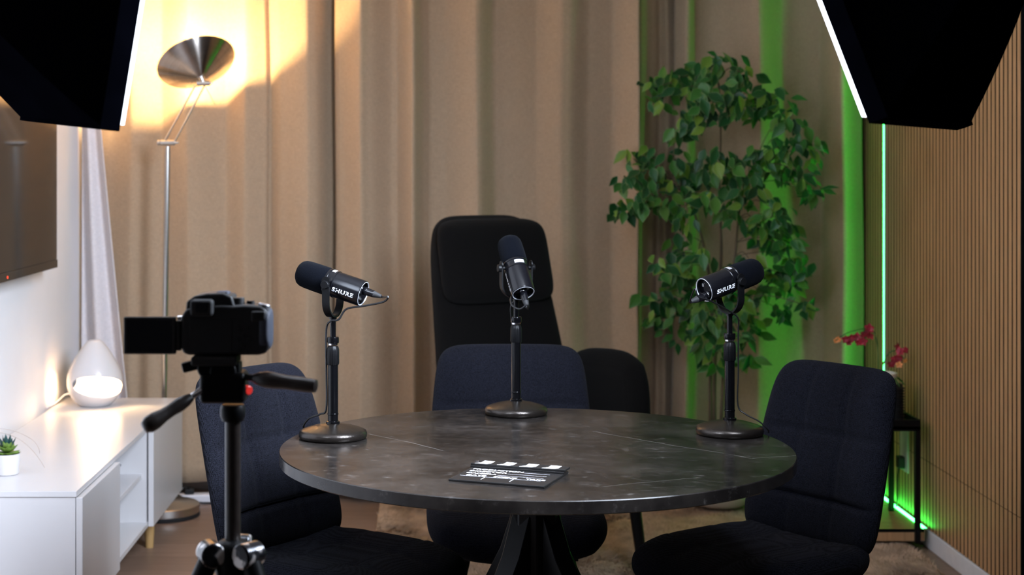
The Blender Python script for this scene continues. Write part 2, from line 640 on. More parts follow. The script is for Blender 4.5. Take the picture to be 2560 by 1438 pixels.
def curtain(name, pts, label, group, z0=.045, z1=2.42, spread=0.0, mtl=None, yc=YC, drift=.004, seed=0):
    """pts: (photo column, depth offset) along the hem; hangs from z1 to z0 with soft folds"""
    rnd = random.Random(seed)
    P = [((px - 1090) * yc / 4000, dy) for px, dy in pts]
    prof = []
    for i in range(len(P) - 1):
        (xa, ya), (xb, yb) = P[i], P[i + 1]
        n = max(3, int((xb - xa) / .008))
        for k in range(n):
            t = k / n
            s = t * t * (3 - 2 * t)
            s = .4 * s + .6 * t
            prof.append((xa + (xb - xa) * t, ya + (yb - ya) * s))
    prof.append(P[-1])
    nz = 36
    ph = [rnd.uniform(0, 6.28) for _ in range(4)]
    xm = sum(p[0] for p in P) / len(P)
    mb = MB()
    vs = []
    for j in range(nz + 1):
        tz = j / nz
        z = z0 + (z1 - z0) * tz
        for x, dy in prof:
            q = (1 - tz)
            xx = x + (x - xm) * spread * q + drift * math.sin(2.3 * z + ph[0] + x * 3) + drift * .7 * math.sin(5.1 * z + ph[1] + x * 9)
            yy = yc + dy * (.9 + .25 * math.sin(1.7 * z + ph[2] + x * 6)) + .006 * math.sin(3.3 * z + ph[3] + x * 14)
            vs.append((xx, yy, z))
    m = len(prof)
    fs = [(j * m + i, j * m + i + 1, (j + 1) * m + i + 1, (j + 1) * m + i) for j in range(nz) for i in range(m - 1)]
    mb.add(vs, fs)
    o = mb.build(name, mtl or M_TAN, smooth=180)
    sd = o.modifiers.new('cloth_thickness', 'SOLIDIFY')
    sd.thickness = .003
    tag(o, label, 'curtain', group)
    return o


curtain('curtain', [(236, .06), (268, .02), (330, -.04), (400, .03), (470, -.02), (560, .04), (612, -.01), (662, .025), (670, .05), (700, -.005), (772, -.08), (790, -.06), (826, .06), (856, .14)],
        'tan curtain panel behind the floor lamp, left of the dark fold', 'tan curtains along the back wall', z0=.075, seed=1)
curtain('curtain', [(837, -.01), (850, -.035), (905, -.11), (925, -.09), (980, -.025), (992, -.025), (1034, -.12), (1060, -.045), (1075, -.02), (1112, -.025), (1192, -.13), (1199, -.125), (1238, -.04), (1262, -.03), (1340, -.02), (1402, -.085), (1422, -.08), (1470, -.03), (1530, -.01), (1590, -.09)],
        'widest tan curtain panel, hanging behind the high-back armchair', 'tan curtains along the back wall', seed=2, drift=.003)
curtain('curtain', [(1560, .06), (1600, .02), (1640, .10), (1655, .15), (1672, .11), (1688, .14), (1708, .17)],
        'narrow shaded tan curtain panel tucked between two wider panels', 'tan curtains along the back wall', seed=3)
curtain('curtain', [(1688, .07), (1714, -.03), (1720, -.025), (1744, .10), (1752, .105), (1838, .045), (1893, -.045), (1902, -.04), (1978, .12), (1990, .12), (2062, .07), (2090, -.085), (2097, -.09), (2160, .015)],
        'tan curtain panel lit green, behind the ficus beside the slatted wall', 'tan curtains along the back wall', seed=4)
# white curtain bunched in the left corner, flaring towards the floor
wc = MB()


def wfn(u, v):
    z = .10 + 2.32 * v
    q = max(0, (1.62 - z)) / 1.5
    x0, x1 = -1.385, -1.305 + .145 * q
    x = x0 + (x1 - x0) * u
    yb_ = 6.24 + .03 * math.sin(u * 9.5 + .8 * z) * (.5 + q) - .06 * u
    return (x, yb_, z)


wc.grid(wfn, 40, 36)
o = wc.build('curtain', M_WHITECURT, smooth=180)
sd = o.modifiers.new('cloth_thickness', 'SOLIDIFY')
sd.thickness = .003
tag(o, 'white curtain flaring out in the corner behind the drop-shaped lamp', 'curtain')

# ------------------------------------------------------------------ green led strip along wall and panel
led = MB()
LX = XR - .0222
PZ = .075
# flat ribbon glowing towards the room, then lying on the panel
led.box(LX - .006, LX, 6.156, 6.165, PZ + .004, 2.42)
led.box(LX - .024, LX - .012, 5.60, 6.165, PZ, PZ + .003)
ledo = led.build('led_strip', M_LED, smooth=0)
ledo.data.materials.append(M_STRIP)
for p in ledo.data.polygons:
    up = p.center.z < PZ + .0035 and p.normal.z > .5
    p.material_index = 0 if (up or p.normal.x < -.5 or p.normal.y > .5) else 1
tag(ledo, 'glowing green strip running down the slatted wall and along its foot', 'light strip')

# slatted panel lying on the floor in the corner
sp = thing('floor_slat_panel', 'slatted panel lying on the floor at the end of the rug', 'panel', (1.45, 5.93, 0))
pl = MB().box(-.17, .26, -.33, .34, .033, PZ - .012)
pl.build('panel_board', M_SLAT, sp, smooth=0)
ps = MB()
yy = -.328
while yy < .32:
    ps.box(-.17, .26, yy, yy + .02, PZ - .012, PZ)
    yy += .0285
pso = ps.build('panel_slats', M_SLAT, sp, smooth=0)
pso.data.materials.append(M_FELT)
for p in pso.data.polygons:
    p.material_index = 0 if p.normal.z > .5 else 1

# ------------------------------------------------------------------ rug
rg = thing('rug', 'shaggy beige rug covering the floor under the table', 'rug', (.72, 4.4, 0))
RX0, RX1, RY0, RY1 = -.94, .935, -1.50, 1.93
rb = MB()
rr = random.Random(5)
rb.grid(lambda u, v: (RX0 + (RX1 - RX0) * u, RY0 + (RY1 - RY0) * v,
                      .018 + .006 * math.sin(u * 31 + 3 * math.sin(v * 17)) * math.sin(v * 43 + 2 * math.sin(u * 23))), 60, 100)
rbo = rb.build('rug_base', M_RUGB, rg, smooth=180)
sd = rbo.modifiers.new('rug_thickness', 'SOLIDIFY')
sd.thickness = .010
rng = np.random.default_rng(3)
N = 90000
px_ = rng.uniform(RX0, RX1, N)
py_ = rng.uniform(-.2, RY1, N)
az = rng.uniform(0, 2 * PI, N) * .35 + 2.2 * np.sin(px_ * 9) + 1.7 * np.sin(py_ * 7 + px_ * 4)
ln = rng.uniform(.018, .034, N)
hh = rng.uniform(.004, .014, N)
bw = .0022
ca, sa = np.cos(az), np.sin(az)
V = np.empty((N, 3, 3))
V[:, 0] = np.stack([px_ - sa * bw, py_ + ca * bw, np.full(N, .016)], 1)
V[:, 1] = np.stack([px_ + sa * bw, py_ - ca * bw, np.full(N, .016)], 1)
V[:, 2] = np.stack([px_ + ca * ln, py_ + sa * ln, .018 + hh], 1)
me = bpy.data.meshes.new('rug_pile')
me.vertices.add(N * 3)
me.vertices.foreach_set('co', V.reshape(-1))
me.loops.add(N * 3)
me.loops.foreach_set('vertex_index', np.arange(N * 3))
me.polygons.add(N)
me.polygons.foreach_set('loop_start', np.arange(0, N * 3, 3))
me.update()
me.validate()
me.materials.append(M_RUG)
rp = bpy.data.objects.new('rug_pile', me)
COL.objects.link(rp)
rp.parent = rg
rp['kind'] = 'stuff'

# ------------------------------------------------------------------ round table
TX, TY, TZ, TR = .2141, 3.446, .746, .55
tb = thing('round_table', 'round table with dark stone-look top on a black pedestal', 'table', (TX, TY, 0))
MB().lathe([(0, TZ - .026), (TR - .002, TZ - .026), (TR, TZ - .024), (TR, TZ - .0015), (TR - .0015, TZ), (0, TZ)], 160).build('tabletop', M_TABLE, tb, smooth=30)
MB().lathe([(0, TZ - .034), (.20, TZ - .034), (.20, TZ - .0262), (0, TZ - .0262)], 48).build('mounting_plate', M_BLACKMETAL, tb)
MB().lathe([(0, .40), (.052, .40), (.055, .44), (.056, TZ - .034), (0, TZ - .034)], 8).build('column', M_BLACKMETAL, tb, smooth=30, bevel=.003)
for a in (45, 135, 225, 315):
    ca, sa = math.cos(R(a)), math.sin(R(a))
    lg = MB()
    pts = [(.01, .60), (.05, .50), (.15, .34), (.29, .14), (.40, .055)]
    M = Matrix.Rotation(R(a), 4, 'Z')
    sec = []
    for (r_, z_) in pts:
        sec.append([(r_ - .03, -.026, z_ - .022), (r_ + .03, -.026, z_ + .022), (r_ + .03, .026, z_ + .022), (r_ - .03, .026, z_ - .022)])
    vs = [p for s_ in sec for p in s_]
    fs = [(3, 2, 1, 0)] + [(4 * i + k, 4 * i + (k + 1) % 4, 4 * i + 4 + (k + 1) % 4, 4 * i + 4 + k) for i in range(4) for k in range(4)] + [(16, 17, 18, 19)]
    lg.add(vs, fs, M)
    lg.cone((.40 * ca, .40 * sa, .033), (.40 * ca, .40 * sa, .06), .018)
    lg.build('leg', M_BLACKMETAL, tb, smooth=30, bevel=.003)

# ------------------------------------------------------------------ upholstered dining chairs


def groove(d, wdt):
    return math.exp(-(d / wdt) ** 2)


def make_chair(label, loc, rz, seat_w=.44, back_w=.415, H=.430):
    t = thing('dining_chair', label, 'chair', loc, rz, None)

    def bpuff(u, v):
        p = .010
        rows = (-.46, .24)
        for r_ in rows:
            p -= .017 * groove(v - r_, .020)
        for c_ in (-.34, .34):
            p -= .007 * groove(u - c_, .02)
        cell = abs(math.sin((v + .42) / .7 * PI)) * .006
        return p + cell

    def bwarp(x, y, z):
        tt = (z + H / 2) / H
        taper = 1 - .16 * max(0, tt - .2) ** 1.4
        x *= taper
        return (x, y + .11 * tt ** 1.1 - .030 * (2 * x / back_w) ** 2 * (1 - .25 * tt) + .02, z + H / 2 + .40)
    MB().cushion(back_w, H, .050, 7.5, bpuff, bwarp, 56, 72, back=.9, edge=8).build('backrest', M_CHAIR, t, smooth=180)

    def spuff(u, v):
        p = .010
        for c_ in (-.34, .34):
            p -= .006 * groove(u - c_, .035)
        for r_ in (-.3, .35):
            p -= .010 * groove(v - r_, .025)
        return p
    D = .47

    def swarp(x, y, z):          # cushion's height axis becomes depth; its front becomes the top
        d = z
        zz = -y + .372
        tt = (d + D / 2) / D     # 0 front .. 1 back
        zz += .03 * (2 * x / seat_w) ** 2 - .028 * max(0, .3 - tt) ** 1.0 * 3.3 * .6
        if tt > .85:
            zz += .02 * (tt - .85) / .15
        return (x * (1 - .03 * (1 - tt)), d - D / 2 + .035, zz)
    M = Matrix.Identity(4)
    MB().cushion(seat_w, D, .085, 4.5, spuff, swarp, 48, 48, edge=6).build('seat', M_CHAIR, t, smooth=180)
    for sx in (-1, 1):
        for sy in (0, 1):
            x0, y0 = sx * .13, (-.08 if sy else -.34)
            x1, y1 = sx * .205, (.05 if sy else -.43)
            fw = Matrix.Rotation(rz, 4, 'Z') @ Vector((x1, y1, 0))
            off_rug = loc[0] + fw.x < -.24
            MB().cone((x1, y1, -loc[2] if off_rug else 0), (x0, y0, .335), .009, .012, 14).build('leg', M_BLACKMETAL, t)
    MB().box(-.15, .15, -.36, -.06, .325, .335).build('seat_frame', M_BLACKMETAL, t, smooth=0, bevel=.002)
    return t


RUGZ = .033
make_chair('dark blue padded chair behind the camera tripod at the table', (-.362, 3.80, RUGZ), R(54), .44, .43)
make_chair('dark blue padded chair beside the slatted wall, turned to the table', (.897, 3.865, RUGZ), R(-55), .44, .415)
make_chair('dark blue padded chair facing the camera in front of the armchair', (.207, 4.37, RUGZ), 0, .47, .455, .415)

# ------------------------------------------------------------------ high-back armchair
ac = thing('armchair', 'black high-back armchair with headrest standing before the tan curtain', 'armchair', (.255, 5.42, RUGZ), R(27))
# local: faces -Y
BH = .78


def abwarp(x, y, z):
    tt = (z + BH / 2) / BH
    x *= 1.03 - .24 * tt
    return (x, y + .02 + .21 * tt - .03 * (2 * x / .5) ** 2, z + BH / 2 + .36)


MB().cushion(.52, BH, .10, 6, lambda u, v: .012 - .015 * groove(v - .32, .04), abwarp, 30, 40, edge=10).build('backrest', M_ARMCH, ac, smooth=180)


def hrwarp(x, y, z):
    zz = z + .985
    tt = (zz - .36) / BH
    return (x * (1.0 - .03 * (zz - .85) / .25), y - .055 + .02 + .21 * tt - .03 * (2 * x / .5) ** 2, zz)


MB().cushion(.435, .29, .090, 6, lambda u, v: .012, hrwarp, 30, 24, edge=6).build('headrest', M_ARMCH, ac, smooth=180)
MB().cushion(.46, .50, .13, 6, lambda u, v: .01, lambda x, y, z: (x, z - .24, -y + .37), 24, 24).build('seat_cushion', M_ARMCH, ac, smooth=180)
for sx in (-1, 1):
    def armwarp(x, y, z, sx=sx):
        # x: along depth, z: height, y: thickness
        tt = (x + .25) / .5
        return (sx * (.250 + y * .9), .06 - tt * .50, z + .455 + .035 * tt)
    MB().cushion(.5, .46, .085, 3.2, lambda u, v: .004, armwarp, 28, 24, edge=8).build('armrest', M_ARMCH, ac, smooth=180)
MB().box(-.24, .24, -.47, .02, .27, .315).build('seat_frame', M_BLACKMETAL, ac, smooth=0, bevel=.01)
for sx in (-1, 1):
    for y0 in (-.40, 0.0):
        MB().cone((sx * .25, y0 - .02 if y0 < 0 else y0 + .04, 0), (sx * .22, y0, .285), .017, .021, 16).build('leg', M_BLACKMETAL, ac)

# ------------------------------------------------------------------ media cabinet
CX0, CX1, CY0, CY1, CZ0, CZ1 = -1.378, -.966, 4.285, 5.975, .135, .478
cb = thing('media_cabinet', 'low white cabinet with open middle shelf along the white wall', 'cabinet', ((CX0 + CX1) / 2, (CY0 + CY1) / 2, 0))
ox, oy = (CX0 + CX1) / 2, (CY0 + CY1) / 2


def cbx(mb, x0, x1, y0, y1, z0, z1):
    return mb.box(x0 - ox, x1 - ox, y0 - oy, y1 - oy, z0, z1)


D1, D2 = 4.80, 5.36
cc = MB()
cbx(cc, CX0, CX1, CY0, CY0 + .016, CZ0, CZ1 - .016)
cbx(cc, CX0, CX1, CY1 - .016, CY1, CZ0, CZ1 - .016)
cbx(cc, CX0, CX0 + .008, CY0 + .016, CY1 - .016, CZ0 + .016, CZ1 - .016)
cbx(cc, CX0, CX1, CY0 + .016, CY1 - .016, CZ0, CZ0 + .016)
cbx(cc, CX0 + .008, CX1 - .004, D1 - .016, D1, CZ0 + .016, CZ1 - .016)
cbx(cc, CX0 + .008, CX1 - .004, D2, D2 + .016, CZ0 + .016, CZ1 - .016)
cc.build('carcass', M_WHITELAC, cb, smooth=0, bevel=.0008)
cbx(MB(), CX0, CX1 + .004, CY0 - .003, CY1 + .003, CZ1 - .0155, CZ1).build('top_panel', M_WHITELAC, cb, smooth=0, bevel=.001)
cbx(MB(), CX0 + .008, CX1 - .02, D1, D2, .300, .315).build('shelf', M_WHITEIN, cb, smooth=0, bevel=.0008)
for a, b in ((CY0 + .002, D1 - .004), (D2 + .004, CY1 - .004)):
    cbx(MB(), CX1 + .001, CX1 + .019, a, b, CZ0 + .002, CZ1 - .018).build('door', M_WHITELAC, cb, smooth=0, bevel=.0015)
for lx in (CX0 + .05, CX1 - .045):
    for ly in (CY0 + .14, (D1 + D2) / 2 - .25, CY1 - .33):
        MB().cone((lx - ox, ly - oy, 0), (lx - ox, ly - oy, CZ0), .014, .021, 18).build('leg', M_LEGWOOD, cb, label='tapered pale wooden leg')
for zz in (.235, .345):
    MB().cone((CX1 - .09 - ox, D2 - .003 - oy, zz), (CX1 - .09 - ox, D2 + .001 - oy, zz), .003, .003, 8).build('shelf_pin', M_CHROME, cb)

# ------------------------------------------------------------------ drop-shaped lamp
dl = thing('table_lamp', 'white drop-shaped lamp glowing at the far end of the cabinet', 'lamp', (-1.237, 5.80, CZ1))
prof = [(0, .0), (.046, .0), (.062, .006), (.082, .028), (.096, .058), (.1005, .085), (.098, .108), (.088, .138), (.072, .168), (.054, .197), (.036, .222), (.024, .234), (.014, .238), (0, .239)]
pr = [(v.x, v.y) for v in cmr([(a, b, 0) for a, b in prof], 5)]
pr = [(max(0, a), b) for a, b in pr]
pr[0] = (0, 0)
pr[-1] = (0, .239)
inner = [(max(0, a - .006), min(max(b, .006), .232)) for a, b in pr]
shell_mb = MB().lathe(pr, 72)

shell = shell_mb.build('shell', M_CERAMIC, dl, smooth=60)
sd = shell.modifiers.new('wall', 'SOLIDIFY')
sd.thickness = .005
cut_mb = MB()


def eye(direction, zc, hw, hh, tilt=0):
    """cutter with a rounded eye section pushed through one side of the shell"""
    d = Vector(direction).normalized()
    x = Vector((0, 0, 1)).cross(d).normalized() * -1
    n = 40
    vs = []
    for k in (0, 1):
        base = d * (.035 if k == 0 else .2)
        for i in range(n):
            t = 2 * PI * i / n
            c, s_ = math.cos(t), math.sin(t)
            a = hw * (1 if c > 0 else -1) * abs(c) ** .8
            b = hh * (1 if s_ > 0 else -1) * abs(s_) ** .95
            vs.append(base + x * a + Vector((0, 0, zc + b + tilt * a)))
    fs = [(i, (i + 1) % n, n + (i + 1) % n, n + i) for i in range(n)] + [tuple(range(n - 1, -1, -1)), tuple(range(n, 2 * n))]
    cut_mb.add(vs, fs)


eye((.42, -.91, 0), .077, .090, .037, .10)
eye((-.97, .15, 0), .085, .050, .032, 0)
cut = cut_mb.build('cutter', None, smooth=0)
cut.location = dl.location
b__ = bmesh.new()
b__.from_mesh(cut.data)
bmesh.ops.recalc_face_normals(b__, faces=b__.faces)
b__.to_mesh(cut.data)
b__.free()
bm_ = shell.modifiers.new('opening', 'BOOLEAN')
bm_.operation = 'DIFFERENCE'
bm_.object = cut
bm_.solver = 'EXACT'
bpy.context.view_layer.update()
dg = bpy.context.evaluated_depsgraph_get()
new = bpy.data.meshes.new_from_object(shell.evaluated_get(dg))
shell.modifiers.clear()
shell.data = new
bpy.data.objects.remove(cut)
MB().lathe([(0, .010), (.05, .012), (.072, .03), (.080, .055), (.076, .05), (.05, .024), (0, .02)], 40).build('inner_bowl', M_GLOW, dl, smooth=60)
MB().lathe([(0, .05), (.014, .052), (.020, .066), (.016, .085), (.010, .10), (0, .104)], 20).build('bulb', M_GLOW, dl, smooth=60)
MB().lathe([(0, -.0), (.040, 0), (.044, .004), (0, .004)], 40).build('foot_ring', M_STEEL, dl)
MB().tube(cmr([(-.085, .04, .035), (-.12, .06, .03), (-.145, .05, .008), (-.15, .0, .003), (-.155, -.08, .0025)], 6), .0025, 8).build('power_cord', M_STRIP, dl)
ld = bpy.data.lights.new('drop_lamp_light', 'POINT')
ld.energy = DROP_LAMP_W
ld.color = (1.0, .70, .38)
ld.shadow_soft_size = .02
lo = bpy.data.objects.new('drop_lamp_light', ld)
COL.objects.link(lo)
lo.parent = dl
lo.location = (0, 0, .125)

# ------------------------------------------------------------------ succulent at the near end
sc = thing('potted_succulent', 'small green succulent in a white pot on the cabinet', 'plant', (-1.213, 4.52, CZ1))
MB().lathe([(0, .002), (.031, 0), (.034, .002), (.039, .056), (.0395, .059), (.036, .059), (.035, .05), (0, .05)], 40).build('pot', M_CERAMIC, sc, smooth=50)
MB().lathe([(0, .050), (.0352, .051), (.0352, .046)], 24).build('soil', M_SOIL, sc)


def fleshy(mb, base, az, el, ln, wd):
    d = Vector((math.cos(az) * math.cos(el), math.sin(az) * math.cos(el), math.sin(el)))
    up = Vector((-math.cos(az) * math.sin(el), -math.sin(az) * math.sin(el), math.cos(el)))
    sd_ = d.cross(up)
    vs = []
    n, m = 7, 8
    for i in range(n + 1):
        t = i / n
        wv = wd * math.sin(PI * min(1, .18 + .82 * t) ** 1.3) * (1 - t ** 6) + .0004
        th = wv * .38
        c = Vector(base) + d * ln * t + up * (.10 * ln * t * t)
        for k in range(m):
            a = 2 * PI * k / m
            vs.append(c + sd_ * wv * math.cos(a) + up * th * math.sin(a))
    fs = [(i * m + k, i * m + (k + 1) % m, (i + 1) * m + (k + 1) % m, (i + 1) * m + k) for i in range(n) for k in range(m)]
    mb.add(vs, fs)


ro = MB()
for ring, (cnt, el, ln, zz) in enumerate(((9, .12, .040, .055), (8, .5, .036, .062), (6, .95, .028, .068))):
    for k in range(cnt):
        fleshy(ro, (0.002, 0, zz), 2 * PI * k / cnt + ring * .35, el, ln, .0105)
ro.build('rosette', M_SUCC, sc, smooth=60)
ro = MB()
for k in range(9):
    fleshy(ro, (-.004, .015, .060), 2 * PI * k / 9, .9 + .35 * (k % 2), .050, .0085)
ro.build('spiky_rosette', M_SUCCD, sc, smooth=60)
for pts in ([(-.09, .03, .105), (-.03, .03, .112), (.03, .02, .095), (.075, .01, .06), (.108, 0, .018)],
            [(-.09, .035, .125), (0, .03, .120), (.06, .03, .095), (.082, .03, .07), (.086, .03, .052)]):
    MB().tube(cmr(pts, 6), .0006, 5).build('dry_tendril', M_STRAW, sc)
MB().tube([(-.09, .03, .105), (-.02, .03, .07), (0, .01, .052)], .0006, 5).build('dry_tendril', M_STRAW, sc)
MB().tube([(-.09, .035, .125), (-.02, .03, .08), (0, .01, .052)], .0006, 5).build('dry_tendril', M_STRAW, sc)

# ------------------------------------------------------------------ television on the left wall
tv = thing('television', 'black wall-mounted television above the white cabinet', 'television', (XL + .05, 5.0, 1.34))
TY0, TY1, TZ0, TZ1 = 4.33 - 5.0, 5.585 - 5.0, .992 - 1.34, 1.70 - 1.34
MB().box(-.006, .026, TY0, TY1, TZ0, TZ1).build('housing', M_TVBEZEL, tv, smooth=0, bevel=.003)
MB().box(.026, .0285, TY0 + .008, TY1 - .008, TZ0 + .03, TZ1 - .008).build('screen', M_TVGLASS, tv, smooth=0)
MB().box(.026, .0295, TY0, TY1, TZ0, TZ0 + .028).build('lower_bezel', M_TVGLASS, tv, smooth=0, bevel=.001)
MB().box(-.046, -.006, -.3, .3, -.18, .18).build('wall_bracket', M_BLACKMETAL, tv, smooth=0)
MB().cone((.028, 4.93 - 5.0, TZ0 + .012), (.031, 4.93 - 5.0, TZ0 + .012), .004, .004, 10).build('standby_light', M_RED, tv)

# ------------------------------------------------------------------ floor lamp
LYF = 6.15
lx0 = (408 - 1090) * LYF / 4000
fl = thing('floor_lamp', 'brushed metal floor lamp with tilted bowl shade by the tan curtain', 'lamp', (lx0, LYF, 0))


def fl_at(px, py, dy=0):
    p = at(px, py, LYF + dy)
    return Vector((p[0] - lx0, dy, p[2]))


MB().lathe([(0, 0), (.138, 0), (.140, .003), (.140, .016), (0, .016)], 64).build('base_pad', M_RUBBER, fl, smooth=40)
MB().lathe([(0, .016), (.139, .016), (.140, .020), (.139, .044), (.134, .048), (.03, .056), (.02, .062), (0, .062)], 64).build('base', M_STEEL, fl, smooth=35)
jl = fl_at(421, 357)
MB().cone((0, 0, .055), fl_at(419, 366), .0105, .0105, 20).build('pole', M_STEEL, fl)
MB().cone(jl + Vector((-.030, 0, 0)), jl + Vector((.024, 0, 0)), .011, .011, 18).cone(jl + Vector((.024, 0, 0)), jl + Vector((.040, 0, .001)), .006, .003, 12).build('lower_joint', M_STEEL, fl, bevel=.001)
for q in (-1, 1):
    MB().cone(jl + Vector((-.031 if q < 0 else .0, q * .013, .0)), jl + Vector((-.040 if q < 0 else .0, q * .013 + .0001, 0)), .010, .010, 12).build('joint_knob', M_STEEL, fl)
ap = fl_at(503, 194)
ju = fl_at(509, 208)
MB().tube([fl_at(410, 356), fl_at(488, 214)], .0036, 10).build('arm_rod', M_STEEL, fl)
MB().tube([fl_at(436, 356), fl_at(511, 214)], .0036, 10).build('arm_rod', M_STEEL, fl)
MB().cone(ju + Vector((-.026, 0, 0)), ju + Vector((.025, 0, 0)), .010, .010, 18).cone(ju + Vector((.025, 0, 0)), ju + Vector((.036, 0, 0)), .005, .002, 12).build('upper_joint', M_STEEL, fl, bevel=.001)
axis = Vector((-.33, .52, .79))
SM = frame_from(axis, ap)
shd = MB().lathe([(0, -.002), (.014, 0), (.028, .006), (.150, .072), (.154, .078), (.152, .079), (.146, .074), (.026, .011), (0, .006)], 72).build('shade', M_SHADE, fl, smooth=50)
shd.matrix_local = SM
MB().cone(ju, ap + axis.normalized() * .004, .009, .012, 16).build('shade_stem', M_STEEL, fl)
MB().cone(SM @ Vector((-.03, 0, .045)), SM @ Vector((.03, 0, .045)), .006, .006, 12).build('bulb', M_BULB, fl)
MB().tube(cmr([fl_at(511, 212, -.012), fl_at(522, 232, -.012), fl_at(538, 262, -.012)], 4), .0012, 6).build('switch_wand', M_CHROME, fl)
ld = bpy.data.lights.new('floor_lamp_light', 'POINT')
ld.energy = FLOOR_LAMP_W
ld.color = (1.0, .66, .30)
ld.shadow_soft_size = .02
lo = bpy.data.objects.new('floor_lamp_light', ld)
COL.objects.link(lo)
lo.parent = fl
lo.location = SM @ Vector((0, 0, .074))

# power strip and cables behind the lamp base
ps_ = thing('power_strip', 'white power strip with black plugs behind the floor lamp base', 'power strip', (-.98, 6.36, 0), R(8))
MB().box(-.13, .13, -.025, .025, 0, .04).build('housing', M_STRIP, ps_, smooth=0, bevel=.006)
for k, xx in enumerate((-.07, .0)):
    MB().box(xx - .018, xx + .018, -.018, .018, .0402, .062).build('plug', M_RUBBER, ps_, smooth=0, bevel=.004)
MB().tube(cmr([(-.07, 0, .06), (-.05, -.05, .05), (.02, -.06, .02), (.09, -.05, .012), (.15, -.03, .006), (.2, .02, .005)], 6), .004, 8).build('cord', M_CABLE, ps_)
MB().tube(cmr([(0, 0, .06), (-.02, -.045, .075), (-.07, -.055, .04), (-.13, -.05, .012), (-.2, -.04, .005)], 6), .004, 8).build('cord', M_CABLE, ps_)

# ------------------------------------------------------------------ microphones on desk stands
FONT = None


def text_mesh(s, size, bold=.0, shear=0, xs=1.0):
    cu = bpy.data.curves.new('t', 'FONT')
    cu.body = s
    cu.size = size
    cu.align_x = 'CENTER'
    cu.align_y = 'CENTER'
    cu.offset = bold
    cu.shear = shear
    cu.resolution_u = 3
    cu.space_character = 1.12 if bold > .0004 and shear else 1.0
    ob = bpy.data.objects.new('t', cu)
    COL.objects.link(ob)
    bpy.context.view_layer.update()
    dg_ = bpy.context.evaluated_depsgraph_get()
    m_ = bpy.data.meshes.new_from_object(ob.evaluated_get(dg_))
    vs = [(v.co.x * xs, v.co.y) for v in m_.vertices]
    fs = [tuple(p.vertices) for p in m_.polygons]
    bpy.data.objects.remove(ob)
    bpy.data.meshes.remove(m_)
    return vs, fs


def make_stand(label, loc, top):
    t = thing('desk_stand', label, 'microphone stand', loc, 0)
    MB().lathe([(0, 0), (.072, 0), (.0755, .004), (.0760, .011), (.0735, .017), (.066, .0205), (.045, .027), (.022, .0315), (.0145, .033), (0, .033)], 72).build('base', M_BASECOAT, t, smooth=50)
    MB().lathe([(0, .033), (.0150, .033), (.0150, .037), (.0125, .0385), (0, .0385)], 32).build('base_collar', M_GLOSSPOLE, t)
    MB().cone((0, 0, .036), (0, 0, top - .10), .0113, .0113, 28).lathe([(.0118, .052), (.0122, .053), (.0122, .0545), (.0118, .0555)], 28).build('pole', M_GLOSSPOLE, t)
    n = 40
    cl = MB()
    za, zb = top - .102, top - .060
    pr_ = []
    for z_, rr_ in ((za, .0125), (za + .003, .0138), (zb - .010, .0138), (zb - .004, .0128), (zb, .0105)):
        pr_.append((rr_, z_))
    vs, fs = [], []
    for r_, z_ in pr_:
        for k in range(n):
            q = r_ * (1 - .05 * (k % 4 == 0))
            vs.append((q * math.cos(2 * PI * k / n), q * math.sin(2 * PI * k / n), z_))
    fs = [(i * n + k, i * n + (k + 1) % n, (i + 1) * n + (k + 1) % n, (i + 1) * n + k) for i in range(4) for k in range(n)] + [tuple(range(n - 1, -1, -1)), tuple(range(4 * n, 5 * n))]
    cl.add(vs, fs)
    cl.build('clutch', M_BLACKMETAL, t, smooth=25)
    MB().lathe([(0, top - .058), (.0108, top - .058), (.0108, top - .054), (0, top - .054)], 28).build('chrome_ring', M_CHROME, t)
    MB().lathe([(0, top - .054), (.0125, top - .054), (.0132, top - .051), (.0132, top - .043), (.0125, top - .040), (0, top - .040)], 28).build('locking_collar', M_GLOSSPOLE, t, smooth=40)
    MB().cone((0, 0, top - .041), (0, 0, top), .0064, .0064, 20).build('upper_pole', M_GLOSSPOLE, t)
    return t


